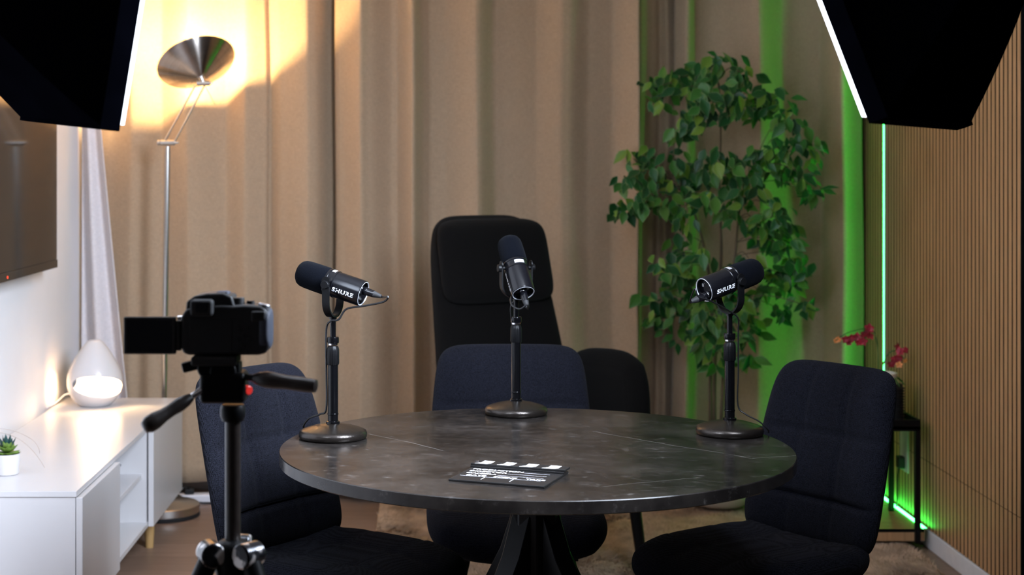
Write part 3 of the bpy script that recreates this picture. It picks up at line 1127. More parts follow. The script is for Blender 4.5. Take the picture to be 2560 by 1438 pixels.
def make_mic(label, pivot, yaw, pitch, drop=.079):
    """origin at the yoke pivot; local +X (after yaw) is the way the foam points"""
    t = thing('microphone', label, 'microphone', (pivot[0], pivot[1], pivot[2] - drop), yaw)
    P = Matrix.Translation((0, 0, drop)) @ Matrix.Rotation(-pitch, 4, 'Y')
    XA = P @ Matrix.Rotation(R(90), 4, 'Y')      # lathe z -> +X
    MB().lathe([(0, .088), (.012, .0878), (.020, .086), (.026, .081), (.0292, .074), (.0306, .064), (.0312, .040), (.0312, .016), (.030, .0125), (.0285, .012), (0, .012)], 56, XA).build('windscreen', M_FOAM, t, smooth=60)
    MB().lathe([(0, .012), (.0302, .012), (.0308, .0105), (.0308, .0075), (.0298, .0065), (.0298, -.006), (.0304, -.007), (.0304, -.009), (.0292, -.010), (.0292, -.072), (.0286, -.0755), (.0262, -.0765), (.0250, -.0745), (.0250, -.066), (0, -.066)], 64, XA).build('body', M_MICBODY, t, smooth=35)
    MB().lathe([(.0250, -.0752), (.0262, -.0768), (.0272, -.0764), (.0262, -.0752)], 56, XA).build('rear_rim', M_SILVER, t, smooth=50)
    # control strip on top and the rear sockets
    st = MB()
    for i in range(10):
        a0, a1 = R(66 + i * 4.8), R(66 + (i + 1) * 4.8)
        r_ = .0301
        st.add([P @ Vector((x, r_ * math.cos(a), r_ * math.sin(a))) for x, a in ((-.0045, a0), (.0045, a0), (.0045, a1), (-.0045, a1))], [(0, 1, 2, 3)])
    st.build('touch_strip', M_SILVER, t, smooth=60)
    so_ = MB()
    for (yy, zz, r_) in ((.012, .008, .0042), (-.012, .009, .0035), (.0, -.014, .0026)):
        so_.cone(P @ Vector((-.066, yy, zz)), P @ Vector((-.0675, yy, zz)), r_, r_, 14)
    so_.build('rear_sockets', M_CHROME, t)
    # yoke
    yk = MB()
    arm = []
    hw = .0385
    n = 14
    prof_ = [(-hw, .010), (-hw, -.030)]
    for k in range(n + 1):
        a = PI + PI * k / n
        prof_.append((hw * math.cos(a), -.038 + .036 * math.sin(a)))
    prof_ += [(hw, -.030), (hw, .010)]
    w2, th = .0085, .0018
    vs, fs = [], []
    for i, (yy, zz) in enumerate(prof_):
        p0 = Vector(prof_[max(i - 1, 0)])
        p1 = Vector(prof_[min(i + 1, len(prof_) - 1)])
        d = (p1 - p0).normalized()
        nn = Vector((-d.y, d.x)) * th
        for (xx, sg) in ((-w2, 1), (w2, 1), (w2, -1), (-w2, -1)):
            vs.append((xx, yy + nn.x * sg, drop + zz + nn.y * sg))
    fs = [(4 * i + k, 4 * i + (k + 1) % 4, 4 * i + 4 + (k + 1) % 4, 4 * i + 4 + k) for i in range(len(prof_) - 1) for k in range(4)]
    e = 4 * (len(prof_) - 1)
    fs += [(3, 2, 1, 0), (e, e + 1, e + 2, e + 3)]
    yk.add(vs, fs)
    for sg in (-1, 1):
        yk.cone((0, sg * (hw - .0017), drop + .008), (0, sg * (hw + .0017), drop + .008), .0098, .0098, 24)
    yk.build('yoke', M_BLACKMETAL, t, smooth=40)
    MB().cone((0, 0, .0), (0, 0, .0075), .0085, .0085, 20).build('mount_nut', M_GLOSSPOLE, t)
    for sg in (-1, 1):
        kb = MB().cone((0, sg * .0296, drop), (0, sg * .037, drop), .005, .005, 16)
        kb.cone((0, sg * .0400, drop), (0, sg * .0475, drop), .0098, .0088, 28)
        kb.build('tension_knob', M_BLACKMETAL, t, smooth=40, bevel=.0008)
    # lettering on both flanks
    tv_, tf_ = text_mesh('SHURE', .0132, .00050, .10, 1.22)
    for sg in (-1, 1):
        vs = []
        r_ = .02945
        for tx, ty in tv_:
            a = R(-14) + ty / r_
            vs.append(P @ Vector((-.038 - sg * tx, sg * r_ * math.cos(a), r_ * math.sin(a))))
        MB().add(vs, tf_ if sg < 0 else [tuple(reversed(f)) for f in tf_]).build('lettering', M_LETTER, t, smooth=0, label='white lettering on the body')
    return t, P


def cable(label, pts, plug, r=.0023):
    """pts in world space, first point at the socket; plug: direction out of the microphone"""
    t = thing('microphone_cable', label, 'cable', (pts[-1][0], pts[-1][1], pts[-1][2]))
    off = Vector(pts[-1])
    d = Vector(plug).normalized()
    a = Vector(pts[0])
    MB().cone(a - off, a + d * .018 - off, .0092, .0092, 20).cone(a + d * .018 - off, a + d * .034 - off, .0088, .0078, 20).build('connector', M_MICBODY, t, bevel=.0006)
    MB().cone(a + d * .034 - off, a + d * .052 - off, .0076, .0040, 16).build('strain_relief', M_RUBBER, t)
    MB().lathe([(.0092, .003), (.0095, .0035), (.0095, .0065), (.0092, .007)], 20, frame_from(d, a - off)).build('connector_ring', M_CHROME, t)
    pp = [a + d * .045, a + d * .055] + [Vector(p) for p in pts[1:]]
    MB().tube([p - off for p in cmr([tuple(p) for p in pp], 7)], r, 8).build('cord', M_CABLE, t)
    return t


STANDS = [('left', (-.229, 3.557), .265, R(180 - 20.5), R(16), 'black foam microphone in front of the tan curtain beside the tripod', 'black desk stand at the table rim nearest the cabinet'),
          ('mid', (.195, 3.895), .277, R(90 + 18), R(50), 'black microphone tilted steeply upward before the armchair headrest', 'black desk stand at the far rim of the table'),
          ('right', (.662, 3.607), .268, R(30), R(14.5), 'black microphone pointing at the slatted wall, before the ficus', 'black desk stand at the table rim before the ficus')]
MICS = {}
for key, (x, y), top, yaw, pitch, lm, ls in STANDS:
    make_stand(ls, (x, y, TZ), top)
    t, P = make_mic(lm, (x, y, TZ + top + .079), yaw, pitch)
    W = Matrix.Translation(t.location) @ Matrix.Rotation(yaw, 4, 'Z') @ P
    MICS[key] = W


def rear(key, y=0, z=0):
    W = MICS[key]
    a = W @ Vector((-.0665, y, z))
    d = (W.to_3x3() @ Vector((-1, 0, 0))).normalized()
    return tuple(a), d


def tail(key, side):
    x, y = [s for s in STANDS if s[0] == key][0][1]
    return x, y


a, d = rear('left', 0, .007)
x, y = -.229, 3.557
cable('black cable from the microphone beside the tripod, down its stand', [a, at(970, 742, 3.47), at(958, 755, 3.49), at(910, 765, 3.51), at(866, 773, 3.525), (x + .014, y - .026, TZ + .266), (x - .004, y - .022, TZ + .262), (x - .0145, y - .006, TZ + .24), (x - .0148, y, TZ + .15), (x - .0150, y, TZ + .066), (x - .030, y + .02, TZ + .050), (x - .058, y + .055, TZ + .0345), (x - .072, y + .078, TZ + .012), (x - .06, y + .10, TZ + .003)], d)
a, d = rear('mid')
x, y = .195, 3.895
cable('black cable looping under the steeply tilted microphone', [a, at(1318, 762, 3.80), at(1299, 773, 3.81), at(1279, 762, 3.83), at(1279, 742, 3.86), (x + .010, y - .012, TZ + .287), (x - .012, y + .008, TZ + .262), (x - .006, y + .0185, TZ + .20), (x, y + .018, TZ + .10), (x + .004, y + .03, TZ + .052), (x + .01, y + .065, TZ + .028), (x + .012, y + .085, TZ + .003)], d)
a, d = rear('right', 0, -.014)
x, y = .662, 3.607
W = MICS['right']
cable('thin black cable from the microphone before the ficus, trailing right', [a, at(1737, 722, 3.50), at(1746, 742, 3.50), at(1775, 752, 3.52), (x - .005, y - .028, TZ + .280), (x + .016, y - .016, TZ + .262), (x + .0185, y - .004, TZ + .23), (x + .0195, y, TZ + .14), (x + .0185, y, TZ + .066), (x + .035, y - .004, TZ + .046), (x + .065, y - .006, TZ + .030), (x + .084, y - .006, TZ + .012), (x + .089, y + .004, TZ + .003)], d * .35, .0017)

# ------------------------------------------------------------------ clapperboard
cl = thing('clapperboard', 'black clapperboard with white lettering lying on the table', 'clapperboard', (.143, 3.116, TZ), R(-21.5))
MB().box(-.0965, .0965, -.080, .078, 0, .0045).build('board', M_CLAPB, cl, smooth=0, bevel=.001)
MB().box(-.0975, .0975, .044, .060, .0046, .0085).build('lower_stick', M_CLAPB, cl, smooth=0, bevel=.0006)
MB().box(-.0975, .0990, .046, .080, .0086, .0130).build('clap_stick', M_CLAPB, cl, smooth=0, bevel=.0008)
for k in range(4):
    x0 = -.089 + k * .0465
    q = MB()
    vs = [(x0, .0465, .0132), (x0 + .026, .0465, .0132), (x0 + .032, .055, .0132), (x0 + .032, .0785, .0132), (x0 + .010, .0785, .0132), (x0 + .010, .058, .0132)]
    vs += [(a_, b_, .0127) for a_, b_, c_ in vs]
    q.add(vs, [(0, 1, 2, 3, 4, 5)] + [(k_, k_ + 6, (k_ + 1) % 6 + 6, (k_ + 1) % 6) for k_ in range(6)])
    q.build('stripe', M_CLAPW, cl, smooth=0)
MB().cone((-.090, .066, .0045), (-.090, .066, .0145), .003, .003, 14).build('hinge_pin', M_CHROME, cl)


def clap_text(s, x0, yc, size, xs=1.15):
    vs, fs = text_mesh(s, size, .00045, 0, xs)
    mn = min(v[0] for v in vs)
    wd_ = max(v[0] for v in vs) - mn
    MB().add([(v[0] - mn + x0, v[1] + yc, .0048) for v in vs], fs).build('lettering', M_CLAPW, cl, smooth=0)
    return x0 + wd_


def clap_line(x0, x1, y0, y1=None, wd_=.0011):
    y1 = y0 if y1 is None else y1
    if y0 == y1:
        return [(x0, y0 - wd_ / 2), (x1, y0 - wd_ / 2), (x1, y0 + wd_ / 2), (x0, y0 + wd_ / 2)]
    return [(x0 - wd_ * .7, y0), (x0 + wd_ * .7, y0), (x0 + wd_ * .7, y1), (x0 - wd_ * .7, y1)]


rules = MB()
for word, yc in (('PRODUCTION', .031), ('DIRECTOR', .011), ('CAMERA', -.009)):
    e = clap_text(word, -.086, yc, .0140)
    rules.add([(a_, b_, .0048) for a_, b_ in clap_line(e + .002, .074, yc - .005)], [(0, 1, 2, 3)])
for word, x0 in (('DATE', -.078), ('SCENE', -.022), ('TAKE', .043)):
    clap_text(word, x0, -.030, .0140)
for ln_ in (clap_line(-.088, .076, -.039), clap_line(-.036, 0, -.064, -.040), clap_line(.022, 0, -.064, -.040)):
    rules.add([(a_, b_, .0048) for a_, b_ in ln_], [(0, 1, 2, 3)])
rules.build('rules', M_CLAPW, cl, smooth=0)

# ------------------------------------------------------------------ tripod and camera in the foreground
YT = 2.36
TXC = (582 - 1090) * YT / 4000
tp = thing('tripod', 'black camera tripod with two pan handles in the foreground', 'tripod', (TXC, YT, 0))


def tl(px, py, dy=0):
    p = at(px, py, YT)
    return Vector((p[0] - TXC, dy, p[2]))


zs = .800
MB().cone((0, 0, .60), tl(582, 1045), .0115, .0115, 24).build('center_column', M_HANDLE, tp)
MB().lathe([(0, .978), (.0155, .978), (.0185, .985), (.0185, .996), (.0165, 1.002), (0, 1.002)], 32).build('column_collar', M_BLACKMETAL, tp, smooth=40)
hd = MB()
hd.box(-.046, .021, -.026, .026, 1.0065, 1.052)
hd.build('pan_head', M_BLACKMETAL, tp, smooth=0, bevel=.007, seg=3)
hd = MB().box(-.043, .012, -.018, .018, 1.046, 1.066).cone((-.034, -.022, 1.058), (-.034, .022, 1.058), .016, .016, 24).cone((-.012, -.024, 1.052), (-.012, .024, 1.052), .020, .020, 24)
hd.build('tilt_block', M_BLACKMETAL, tp, smooth=30, bevel=.003)
MB().box(-.058, .009, -.028, .028, 1.062, 1.0755).build('quick_release_plate', M_RUBBER, tp, smooth=0, bevel=.003)
MB().box(-.074, -.050, -.012, .012, 1.052, 1.0675, Matrix.Translation((-.062, 0, 1.06)) @ Matrix.Rotation(R(-14), 4, 'Y') @ Matrix.Translation((.062, 0, -1.06))).build('release_lever', M_BLACKMETAL, tp, smooth=0, bevel=.003)
MB().cone((.020, -.010, 1.025), (.026, -.016, 1.025), .0075, .0068, 20).build('red_knob', M_REDKNOB, tp, bevel=.001, label='small red knob')
# handle towards the lower left
h0, h1 = Vector((-.040, -.018, 1.028)), Vector((-.116, -.078, .981))
MB().cone(h0, h0.lerp(h1, .30), .0048, .0048, 14).build('handle_rod', M_CHROME, tp)
pts = [h0.lerp(h1, t_) for t_ in (.22, .30, .42, .55, .68, .82, .93, 1.0, 1.015)]
MB().tube(pts, [.0062, .0090, .0105, .0092, .0098, .0125, .0125, .0085, .001], 18).build('handle_grip', M_HANDLE, tp, smooth=60)
g0, g1 = Vector((.010, -.015, 1.046)), Vector((.128, -.050, 1.036))
MB().cone(g0, g0.lerp(g1, .3), .0048, .0048, 14).build('handle_rod', M_BLACKMETAL, tp)
pts = [g0.lerp(g1, t_) for t_ in (.20, .26, .36, .46, .60, .76, .90, .985, 1.0)]
MB().tube(pts, [.0062, .0095, .0122, .0118, .0100, .0105, .0105, .0095, .004], 18).build('handle_grip', M_HANDLE, tp, smooth=60)
MB().lathe([(0, zs - .055), (.021, zs - .055), (.026, zs - .045), (.026, zs - .006), (.021, zs), (.0135, zs + .004), (0, zs + .004)], 32).build('shoulder', M_BLACKMETAL, tp, smooth=40)
for a_ in (-38, 82, 202):
    M = Matrix.Rotation(R(a_), 4, 'Z')
    top_ = Vector((.033, 0, zs - .018))
    bot = Vector((.40, 0, .012))
    d_ = (bot - top_)
    j = MB()
    j.cone(M @ (top_ + Vector((0, -.019, .003))), M @ (top_ + Vector((0, .019, .003))), .0185, .0185, 24)
    j.build('leg_hinge', M_CAMO, tp, smooth=40, bevel=.003, label='glossy patched hinge')
    MB().cone(M @ (top_ + Vector((.003, 0, -.006))), M @ (top_ + d_ * .36), .0150, .0135, 18).build('leg', M_BLACKMETAL, tp)
    MB().cone(M @ (top_ + d_ * .345), M @ (top_ + d_ * .39), .017, .017, 18).build('leg_lock', M_RUBBER, tp, bevel=.002)
    MB().cone(M @ (top_ + d_ * .36), M @ (top_ + d_ * .975), .0112, .0105, 16).build('lower_leg', M_BLACKMETAL, tp)
    MB().cone(M @ (top_ + d_ * .96), M @ Vector((.40, 0, .0005)), .014, .016, 16).build('foot', M_RUBBER, tp)

# camera
BX0, BX1 = (462 - 1090) * YT / 4000, (676 - 1090) * YT / 4000
CB = 1.0770
cm = thing('photo_camera', 'black camera with its screen flipped out, mounted on the tripod', 'camera', ((BX0 + BX1) / 2, YT, CB))


def cl_(px, py):
    p = at(px, py, YT)
    return p[0] - (BX0 + BX1) / 2, p[2] - CB


def rbox(name, px0, px1, py0, py1, y0, y1, m, bev=.004, parent=None, label=None, seg=3):
    xa, za = cl_(px0, py1)
    xb, zb = cl_(px1, py0)
    return MB().box(xa, xb, y0, y1, za, zb).build(name, m, parent or cm, smooth=0, bevel=bev, seg=seg, label=label)


# main body as a rounded silhouette (rear view outline), with its depth
out = [(478, 884), (650, 884), (668, 880), (676, 866), (676, 800), (670, 772), (655, 762), (612, 760), (585, 762), (560, 760), (500, 764), (470, 770), (458, 790), (456, 862), (464, 880)]
ov = [cl_(*p) for p in out]
n = len(ov)
bd = MB()
vs = [(x_, -.022, z_) for x_, z_ in ov] + [(x_, .034, z_) for x_, z_ in ov]
bd.add(vs, [tuple(range(n))] + [tuple(range(2 * n - 1, n - 1, -1))] + [(k + n, (k + 1) % n + n, (k + 1) % n, k) for k in range(n)])
bd.build('body', M_CAMBODY, cm, smooth=30, bevel=.004, seg=3)
# finder hump
out = [(468, 775), (470, 752), (490, 738), (520, 732), (560, 731), (583, 740), (590, 768)]
ov = [cl_(*p) for p in out]
n = len(ov)
vs = [(x_, -.016, z_) for x_, z_ in ov] + [(x_ * .98, .040, z_) for x_, z_ in ov]
MB().add(vs, [tuple(range(n - 1, -1, -1))] + [tuple(range(n, 2 * n))] + [(k, (k + 1) % n, (k + 1) % n + n, k + n) for k in range(n)]).build('viewfinder_hump', M_CAMBODY, cm, smooth=30, bevel=.003, seg=3)
ey = rbox('eyecup', 484, 540, 745, 786, -.038, -.014, M_RUBBER, .005)
xa, za = cl_(500, 774)
xb, zb = cl_(526, 752)
MB().box(xa, xb, -.0392, -.0378, za, zb).build('eyepiece_glass', M_SCREEN, ey, smooth=0)
rbox('hot_shoe', 540, 572, 729, 741, -.006, .022, M_GRIP, .003)  # bluish highlight on the shoe comes from its painted colour
xa, za = cl_(593, 752)
MB().cone((xa, .006, za - .006), (xa, .006, za + .0045), .0105, .0100, 28).build('mode_dial', M_CAMBODY, cm, bevel=.0008)
xa, za = cl_(625, 758)
MB().cone((xa, .008, za - .004), (xa, .008, za + .003), .006, .006, 20).build('small_button', M_CAMBODY, cm)
xa, za = cl_(662, 770)
MB().cone((xa - .002, -.010, za - .006), (xa + .001, -.010, za + .007), .0095, .0085, 24).build('control_dial', M_CUSHBR, cm, bevel=.001, label='silver dial')
# grip with thumb rest on the right
xa, za = cl_(664, 822)
MB().cushion(.020, .062, .066, 4, None, lambda x_, y_, z_: (x_ + xa, y_ + .006, z_ + za), 14, 20, edge=4).build('grip', M_GRIP, cm, smooth=180, label='black rubber grip with a bluish highlight in its colour')
rbox('thumb_rest', 632, 668, 774, 800, -.0265, -.018, M_CAMBODY, .003)
for k, (bx, by) in enumerate(((603, 802), (603, 820), (622, 818), (612, 838), (626, 846), (600, 848), (612, 862), (603, 874), (616, 875))):
    xa, za = cl_(bx, by)
    MB().cone((xa, -.0222, za), (xa, -.0240, za), .0028, .0025, 12).build('button', M_CAMBODY, cm)
# recess where the screen sits, and flipped out screen with hinge
rbox('screen_recess', 480, 585, 792, 878, -.0226, -.0215, M_RUBBER, .0006, seg=1)
sc_ = rbox('flip_screen', 317, 447, 788, 881, -.026, -.018, M_CAMBODY, .0025)
xa, za = cl_(326, 874)
xb, zb = cl_(436, 796)
MB().box(xa, xb, -.0266, -.0258, za, zb).build('display', M_SCREEN, sc_, smooth=0)
xa, za = cl_(452, 872)
xb, zb = cl_(452, 798)
MB().cone((xa, -.020, za), (xa, -.020, zb), .0042, .0042, 14).build('screen_hinge', M_CAMBODY, cm)
xa, za = cl_(548, 822)
MB().cone((xa, .033, za), (xa, .060, za), .037, .036, 48).cone((xa, .060, za), (xa, .112, za), .033, .031, 48).build('lens_barrel', M_CAMBODY, cm, bevel=.001)
MB().cone((xa, .1115, za), (xa, .1132, za), .026, .026, 40).build('lens_glass', M_SCREEN, cm)
xa, za = cl_(455, 796)
MB().cone((xa + .001, -.002, za), (xa - .006, -.002, za), .0045, .004, 14).build('strap_lug', M_CHROME, cm)

# ------------------------------------------------------------------ softboxes on stands


def softbox(name_label, C, hdir, tilt, wid, hei, m_diff, watts, lip, prot, stand_xy, depth=.42, roll=0.0):
    """C: lower inner corner of the front frame; hdir: unit vector along the lower edge"""
    C = Vector(C)
    e2 = Vector(hdir).normalized()
    nh = Vector((-e2.y, e2.x, 0)).normalized()
    if nh.y < 0:
        nh = -nh
    n_ = nh * math.cos(tilt) - Vector((0, 0, 1)) * math.sin(tilt)
    n_ = (n_ - e2 * n_.dot(e2)).normalized()
    e1 = n_.cross(e2).normalized()
    if e1.z < 0:
        e1 = -e1
    t = thing('softbox', name_label, 'softbox', (stand_xy[0], stand_xy[1], 0))
    off = Vector((stand_xy[0], stand_xy[1], 0))
    cen = C + e2 * wid / 2 + e1 * hei / 2

    def rect(s, d, sag=0.0, k=1.0, n=10):
        """closed loop of the frame scaled by s, pushed d along the normal; sides sag inwards"""
        pts_ = []
        cs = [(-1, -1), (1, -1), (1, 1), (-1, 1)]
        for i in range(4):
            a_, b_ = cs[i], cs[(i + 1) % 4]
            for q in range(n):
                u = q / n
                p = (a_[0] + (b_[0] - a_[0]) * u, a_[1] + (b_[1] - a_[1]) * u)
                sg = 1 - sag * math.sin(PI * u)
                pts_.append(cen + e2 * p[0] * wid / 2 * s * (sg if abs(p[0]) > .99 and i in (1, 3) else 1) * 1
                            + e1 * p[1] * hei / 2 * s * (sg if abs(p[1]) > .99 and i in (0, 2) else 1) + n_ * d)
        return pts_

    def loft(loops, cap0=False, cap1=False):
        mb = MB()
        m_ = len(loops[0])
        vs = [p - off for lp in loops for p in lp]
        fs = [(i * m_ + k, i * m_ + (k + 1) % m_, (i + 1) * m_ + (k + 1) % m_, (i + 1) * m_ + k) for i in range(len(loops) - 1) for k in range(m_)]
        if cap0:
            fs.append(tuple(range(m_ - 1, -1, -1)))
        if cap1:
            fs.append(tuple(range((len(loops) - 1) * m_, len(loops) * m_)))
        mb.add(vs, fs)
        return mb
    body = []
    for k in range(15):
        s_ = k / 14
        sc__ = 1 - .86 * (.72 * s_ + .28 * s_ ** 2.6)
        body.append(rect(sc__, -lip - depth * s_, .10 * math.sin(PI * s_)))
    loft(body, False, True).build('fabric_shell', M_SOFTCLOTH, t, smooth=30)
    loft([rect(1.0, -lip - .0005, 0), rect(1.012, -lip, 0), rect(1.012, -lip * .5, 0), rect(1.010, 0, .0), rect(.996, 0, 0)]).build('front_skirt', M_SOFTCLOTH, t, smooth=40)
    loft([rect(.985, -.004), rect(.987, prot * .6), rect(.985, prot), rect(.6, prot * 1.1), rect(.2, prot * 1.15)], True, True).build('diffuser', m_diff, t, smooth=40, label='bright white diffuser')
    ld_ = bpy.data.lights.new('softbox_lamp', 'AREA')
    ld_.shape = 'RECTANGLE'
    ld_.size, ld_.size_y = wid * .97, hei * .97
    ld_.energy = watts
    ld_.color = (.74, .84, 1.0)
    ld_.spread = R(115)
    lo_ = bpy.data.objects.new('softbox_lamp', ld_)
    COL.objects.link(lo_)
    lo_.parent = t
    Ml = Matrix((e2, e1, -n_)).transposed().to_4x4()
    if Ml.determinant() < 0:
        Ml = Matrix((-e2, e1, -n_)).transposed().to_4x4()
    Ml.translation = cen + n_ * (prot * 1.15 + .004) - off
    lo_.matrix_local = Ml
    back = cen - n_ * (lip + depth)
    MB().cone(back - off, back - n_ * .03 - off, .075, .075, 32).build('speed_ring', M_BLACKMETAL, t)
    MB().cone(back - n_ * .03 - off, back - n_ * .17 - off, .05, .045, 28).build('light_head', M_BLACKMETAL, t)
    hub = back - n_ * .10
    pole_top = Vector((hub.x, hub.y, hub.z - .06))
    MB().cone(pole_top - off, hub - off, .012, .012, 16).build('tilt_bracket', M_BLACKMETAL, t)
    MB().cone(Vector((hub.x, hub.y, .22)) - off, pole_top - off, .014, .011, 16).build('stand_pole', M_BLACKMETAL, t)
    for a_ in (90, 210, 330):
        q = Vector((hub.x + .28 * math.cos(R(a_)), hub.y + .28 * math.sin(R(a_)), .012))
        MB().cone(Vector((hub.x, hub.y, .5)) - off, q - off, .009, .009, 12).build('stand_leg', M_BLACKMETAL, t)
        MB().cone(Vector((hub.x, hub.y, .24)) - off, Vector((hub.x, hub.y, .5)).lerp(q, .52) - off, .006, .006, 10).build('stand_brace', M_BLACKMETAL, t)
    return t


hr = Vector((.50, .866, 0))
softbox('black softbox glowing at its edge in front of the slatted wall', (.648, 2.40, 1.423), hr, R(20.9), .60, 1.10, M_DIFF_R, SOFTBOX_RIGHT, .030, .008, (.98, 2.55))
hl = Vector((-.2446, .45, .026))
softbox('black softbox in front of the television and white wall', (-.475, 2.40, 1.410), hl, R(8.5), .475, .90, M_DIFF_L, SOFTBOX_LEFT, .030, .008, (-.80, 2.5))

# ------------------------------------------------------------------ ficus behind the table
YP = 6.20
fx = (1800 - 1090) * YP / 4000
fc = thing('ficus_tree', 'tall artificial ficus tree in a white pot before the green-lit curtain', 'plant', (fx, YP, .033))
MB().lathe([(0, .0), (.085, .0), (.105, .01), (.132, .055), (.145, .11), (.148, .17), (.140, .21), (.132, .212), (.134, .19), (.128, .175), (0, .175)], 56).build('pot', M_POTWHITE, fc, smooth=50)
MB().lathe([(0, .178), (.131, .176), (.131, .170)], 32).build('soil', M_SOIL, fc)


def fp(px, py, dy=0):
    p = at(px, py, YP + dy)
    return Vector((p[0] - fx, dy, p[2] - .033))


trunks = [[fp(1788, 1150, .01), fp(1786, 1000, .01), fp(1790, 850, .0), fp(1803, 640, .01), fp(1798, 480, .0), fp(1802, 330, .02), fp(1795, 200, .0)],
          [fp(1800, 1150, -.02), fp(1806, 1000, -.01), fp(1818, 800, -.02), fp(1838, 640, -.03), fp(1850, 520, -.04), fp(1880, 420, -.03)],
          [fp(1778, 1150, .02), fp(1776, 960, .03), fp(1780, 780, .02), fp(1765, 640, .0), fp(1730, 520, -.03), fp(1680, 450, -.02)]]
for tr_ in trunks:
    c_ = cmr([tuple(p) for p in tr_], 6)
    MB().tube(c_, [.0085 - .0055 * i / (len(c_) - 1) for i in range(len(c_))], 8).build('trunk', M_BARK, fc)
clusters = [(1795, 150, 30, 16), (1760, 185, 35, 18), (1700, 200, 38, 20), (1655, 215, 32, 14), (1640, 250, 22, 7), (1850, 180, 34, 16), (1885, 225, 32, 14), (1925, 250, 30, 12), (1965, 275, 26, 11), (1990, 300, 16, 5), (1800, 235, 36, 18), (1735, 250, 34, 16), (1710, 290, 30, 13), (1760, 300, 32, 13), (1830, 262, 34, 15), (1690, 330, 22, 8), (1885, 275, 24, 8),
            (1605, 390, 30, 14), (1580, 440, 30, 14), (1600, 490, 34, 16), (1560, 520, 24, 10), (1640, 440, 36, 18), (1655, 500, 34, 16), (1700, 470, 38, 18), (1690, 395, 26, 9), (1735, 425, 34, 14), (1790, 395, 32, 13), (1815, 450, 38, 18), (1770, 500, 34, 14), (1850, 410, 32, 14), (1830, 520, 36, 16), (1880, 470, 36, 16), (1905, 400, 34, 15), (1955, 370, 32, 14), (2005, 345, 30, 12), (2030, 380, 24, 9), (1960, 430, 36, 16), (2015, 440, 32, 14), (2030, 480, 20, 8), (1930, 520, 34, 15), (1890, 560, 30, 12), (1700, 545, 30, 11), (1975, 560, 30, 13),
            (1920, 600, 32, 14), (1965, 620, 32, 14), (2000, 660, 30, 13), (1985, 710, 28, 11), (2005, 760, 24, 9), (1940, 680, 32, 14), (1880, 660, 34, 14), (1900, 730, 32, 13), (1850, 760, 34, 14), (1960, 780, 24, 8),
            (1700, 620, 28, 11), (1660, 665, 32, 14), (1700, 690, 34, 16), (1745, 640, 28, 10), (1650, 740, 34, 15), (1690, 760, 34, 15), (1640, 800, 24, 9), (1740, 730, 34, 14), (1700, 820, 28, 10), (1760, 790, 32, 14), (1800, 740, 34, 14), (1760, 850, 28, 10), (1800, 820, 34, 14), (1790, 890, 24, 9), (1850, 840, 30, 11), (1860, 890, 22, 8), (1830, 690, 32, 12), (1880, 800, 28, 10)]
rl = random.Random(11)
tw = MB()
lv = []
lf = []
rim = []


def add_leaf(base, d, up, ln_, wd_):
    d = d.normalized()
    sd__ = d.cross(up)
    if sd__.length < 1e-4:
        sd__ = d.orthogonal()
    sd__.normalize()
    nn = sd__.cross(d).normalized()
    o_ = len(lv)
    ts = (0, .16, .36, .58, .8, 1)
    wsx = (.02, .58, 1.0, .86, .42, 0)
    cup = rl.uniform(.12, .35)
    bend = rl.uniform(-.05, .30)
    for t_, q in zip(ts, wsx):
        c = base + d * ln_ * t_ - nn * bend * ln_ * t_ * t_
        for s_, rm in ((-1, 1), (-.5, .25), (0, 0), (.5, .25), (1, 1)):
            lv.append(c + sd__ * wd_ * q * s_ + nn * cup * wd_ * q * abs(s_))
            rim.append(rm if q > .05 else .6)
    for i in range(5):
        for k in range(4):
            a_ = o_ + i * 5 + k
            lf.append((a_, a_ + 1, a_ + 6, a_ + 5))


def nearest_trunk(p):
    best = None
    for tr_ in trunks:
        for q in cmr([tuple(z_) for z_ in tr_], 4):
            if q.z > p.z + .05:
                continue
            dd = (q - p).length
            if best is None or dd < best[0]:
                best = (dd, q)
    return best[1] if best else Vector((0, 0, .5))


for (px, py, rad, cnt) in clusters:
    depth = rl.uniform(-.26, .06)
    c0 = fp(px, py, depth)
    q = nearest_trunk(c0)
    mid_ = q.lerp(c0, .5) + Vector((0, 0, .03))
    tw.tube(cmr([tuple(q), tuple(mid_), tuple(c0)], 4), .0016, 5)
    rr_ = rad * YP / 4000
    for k in range(int(cnt * 1.3)):
        v_ = Vector((rl.gauss(0, .55), rl.gauss(0, .8), rl.gauss(0, .5))) * rr_
        b_ = c0 + v_
        if b_.y > .10:
            b_.y = .10
        dirv = Vector((rl.gauss(0, .55) + v_.x / rr_ * .35, rl.gauss(0, .5) - .15, -.75 + rl.gauss(0, .45)))
        upv = Vector((rl.gauss(0, .5), -1 + rl.gauss(0, .5), .55 + rl.gauss(0, .4)))
        L_ = rl.uniform(.046, .076)
        add_leaf(b_, dirv, upv, L_, L_ * rl.uniform(.24, .33))
tw.build('twigs', M_BARK, fc)
me = bpy.data.meshes.new('foliage')
me.from_pydata([tuple(p) for p in lv], [], lf)
at_ = me.attributes.new('rim', 'FLOAT', 'POINT')
at_.data.foreach_set('value', rim)
me.polygons.foreach_set('use_smooth', [True] * len(me.polygons))
me.materials.append(M_LEAF)
fo = bpy.data.objects.new('foliage', me)
COL.objects.link(fo)
fo.parent = fc

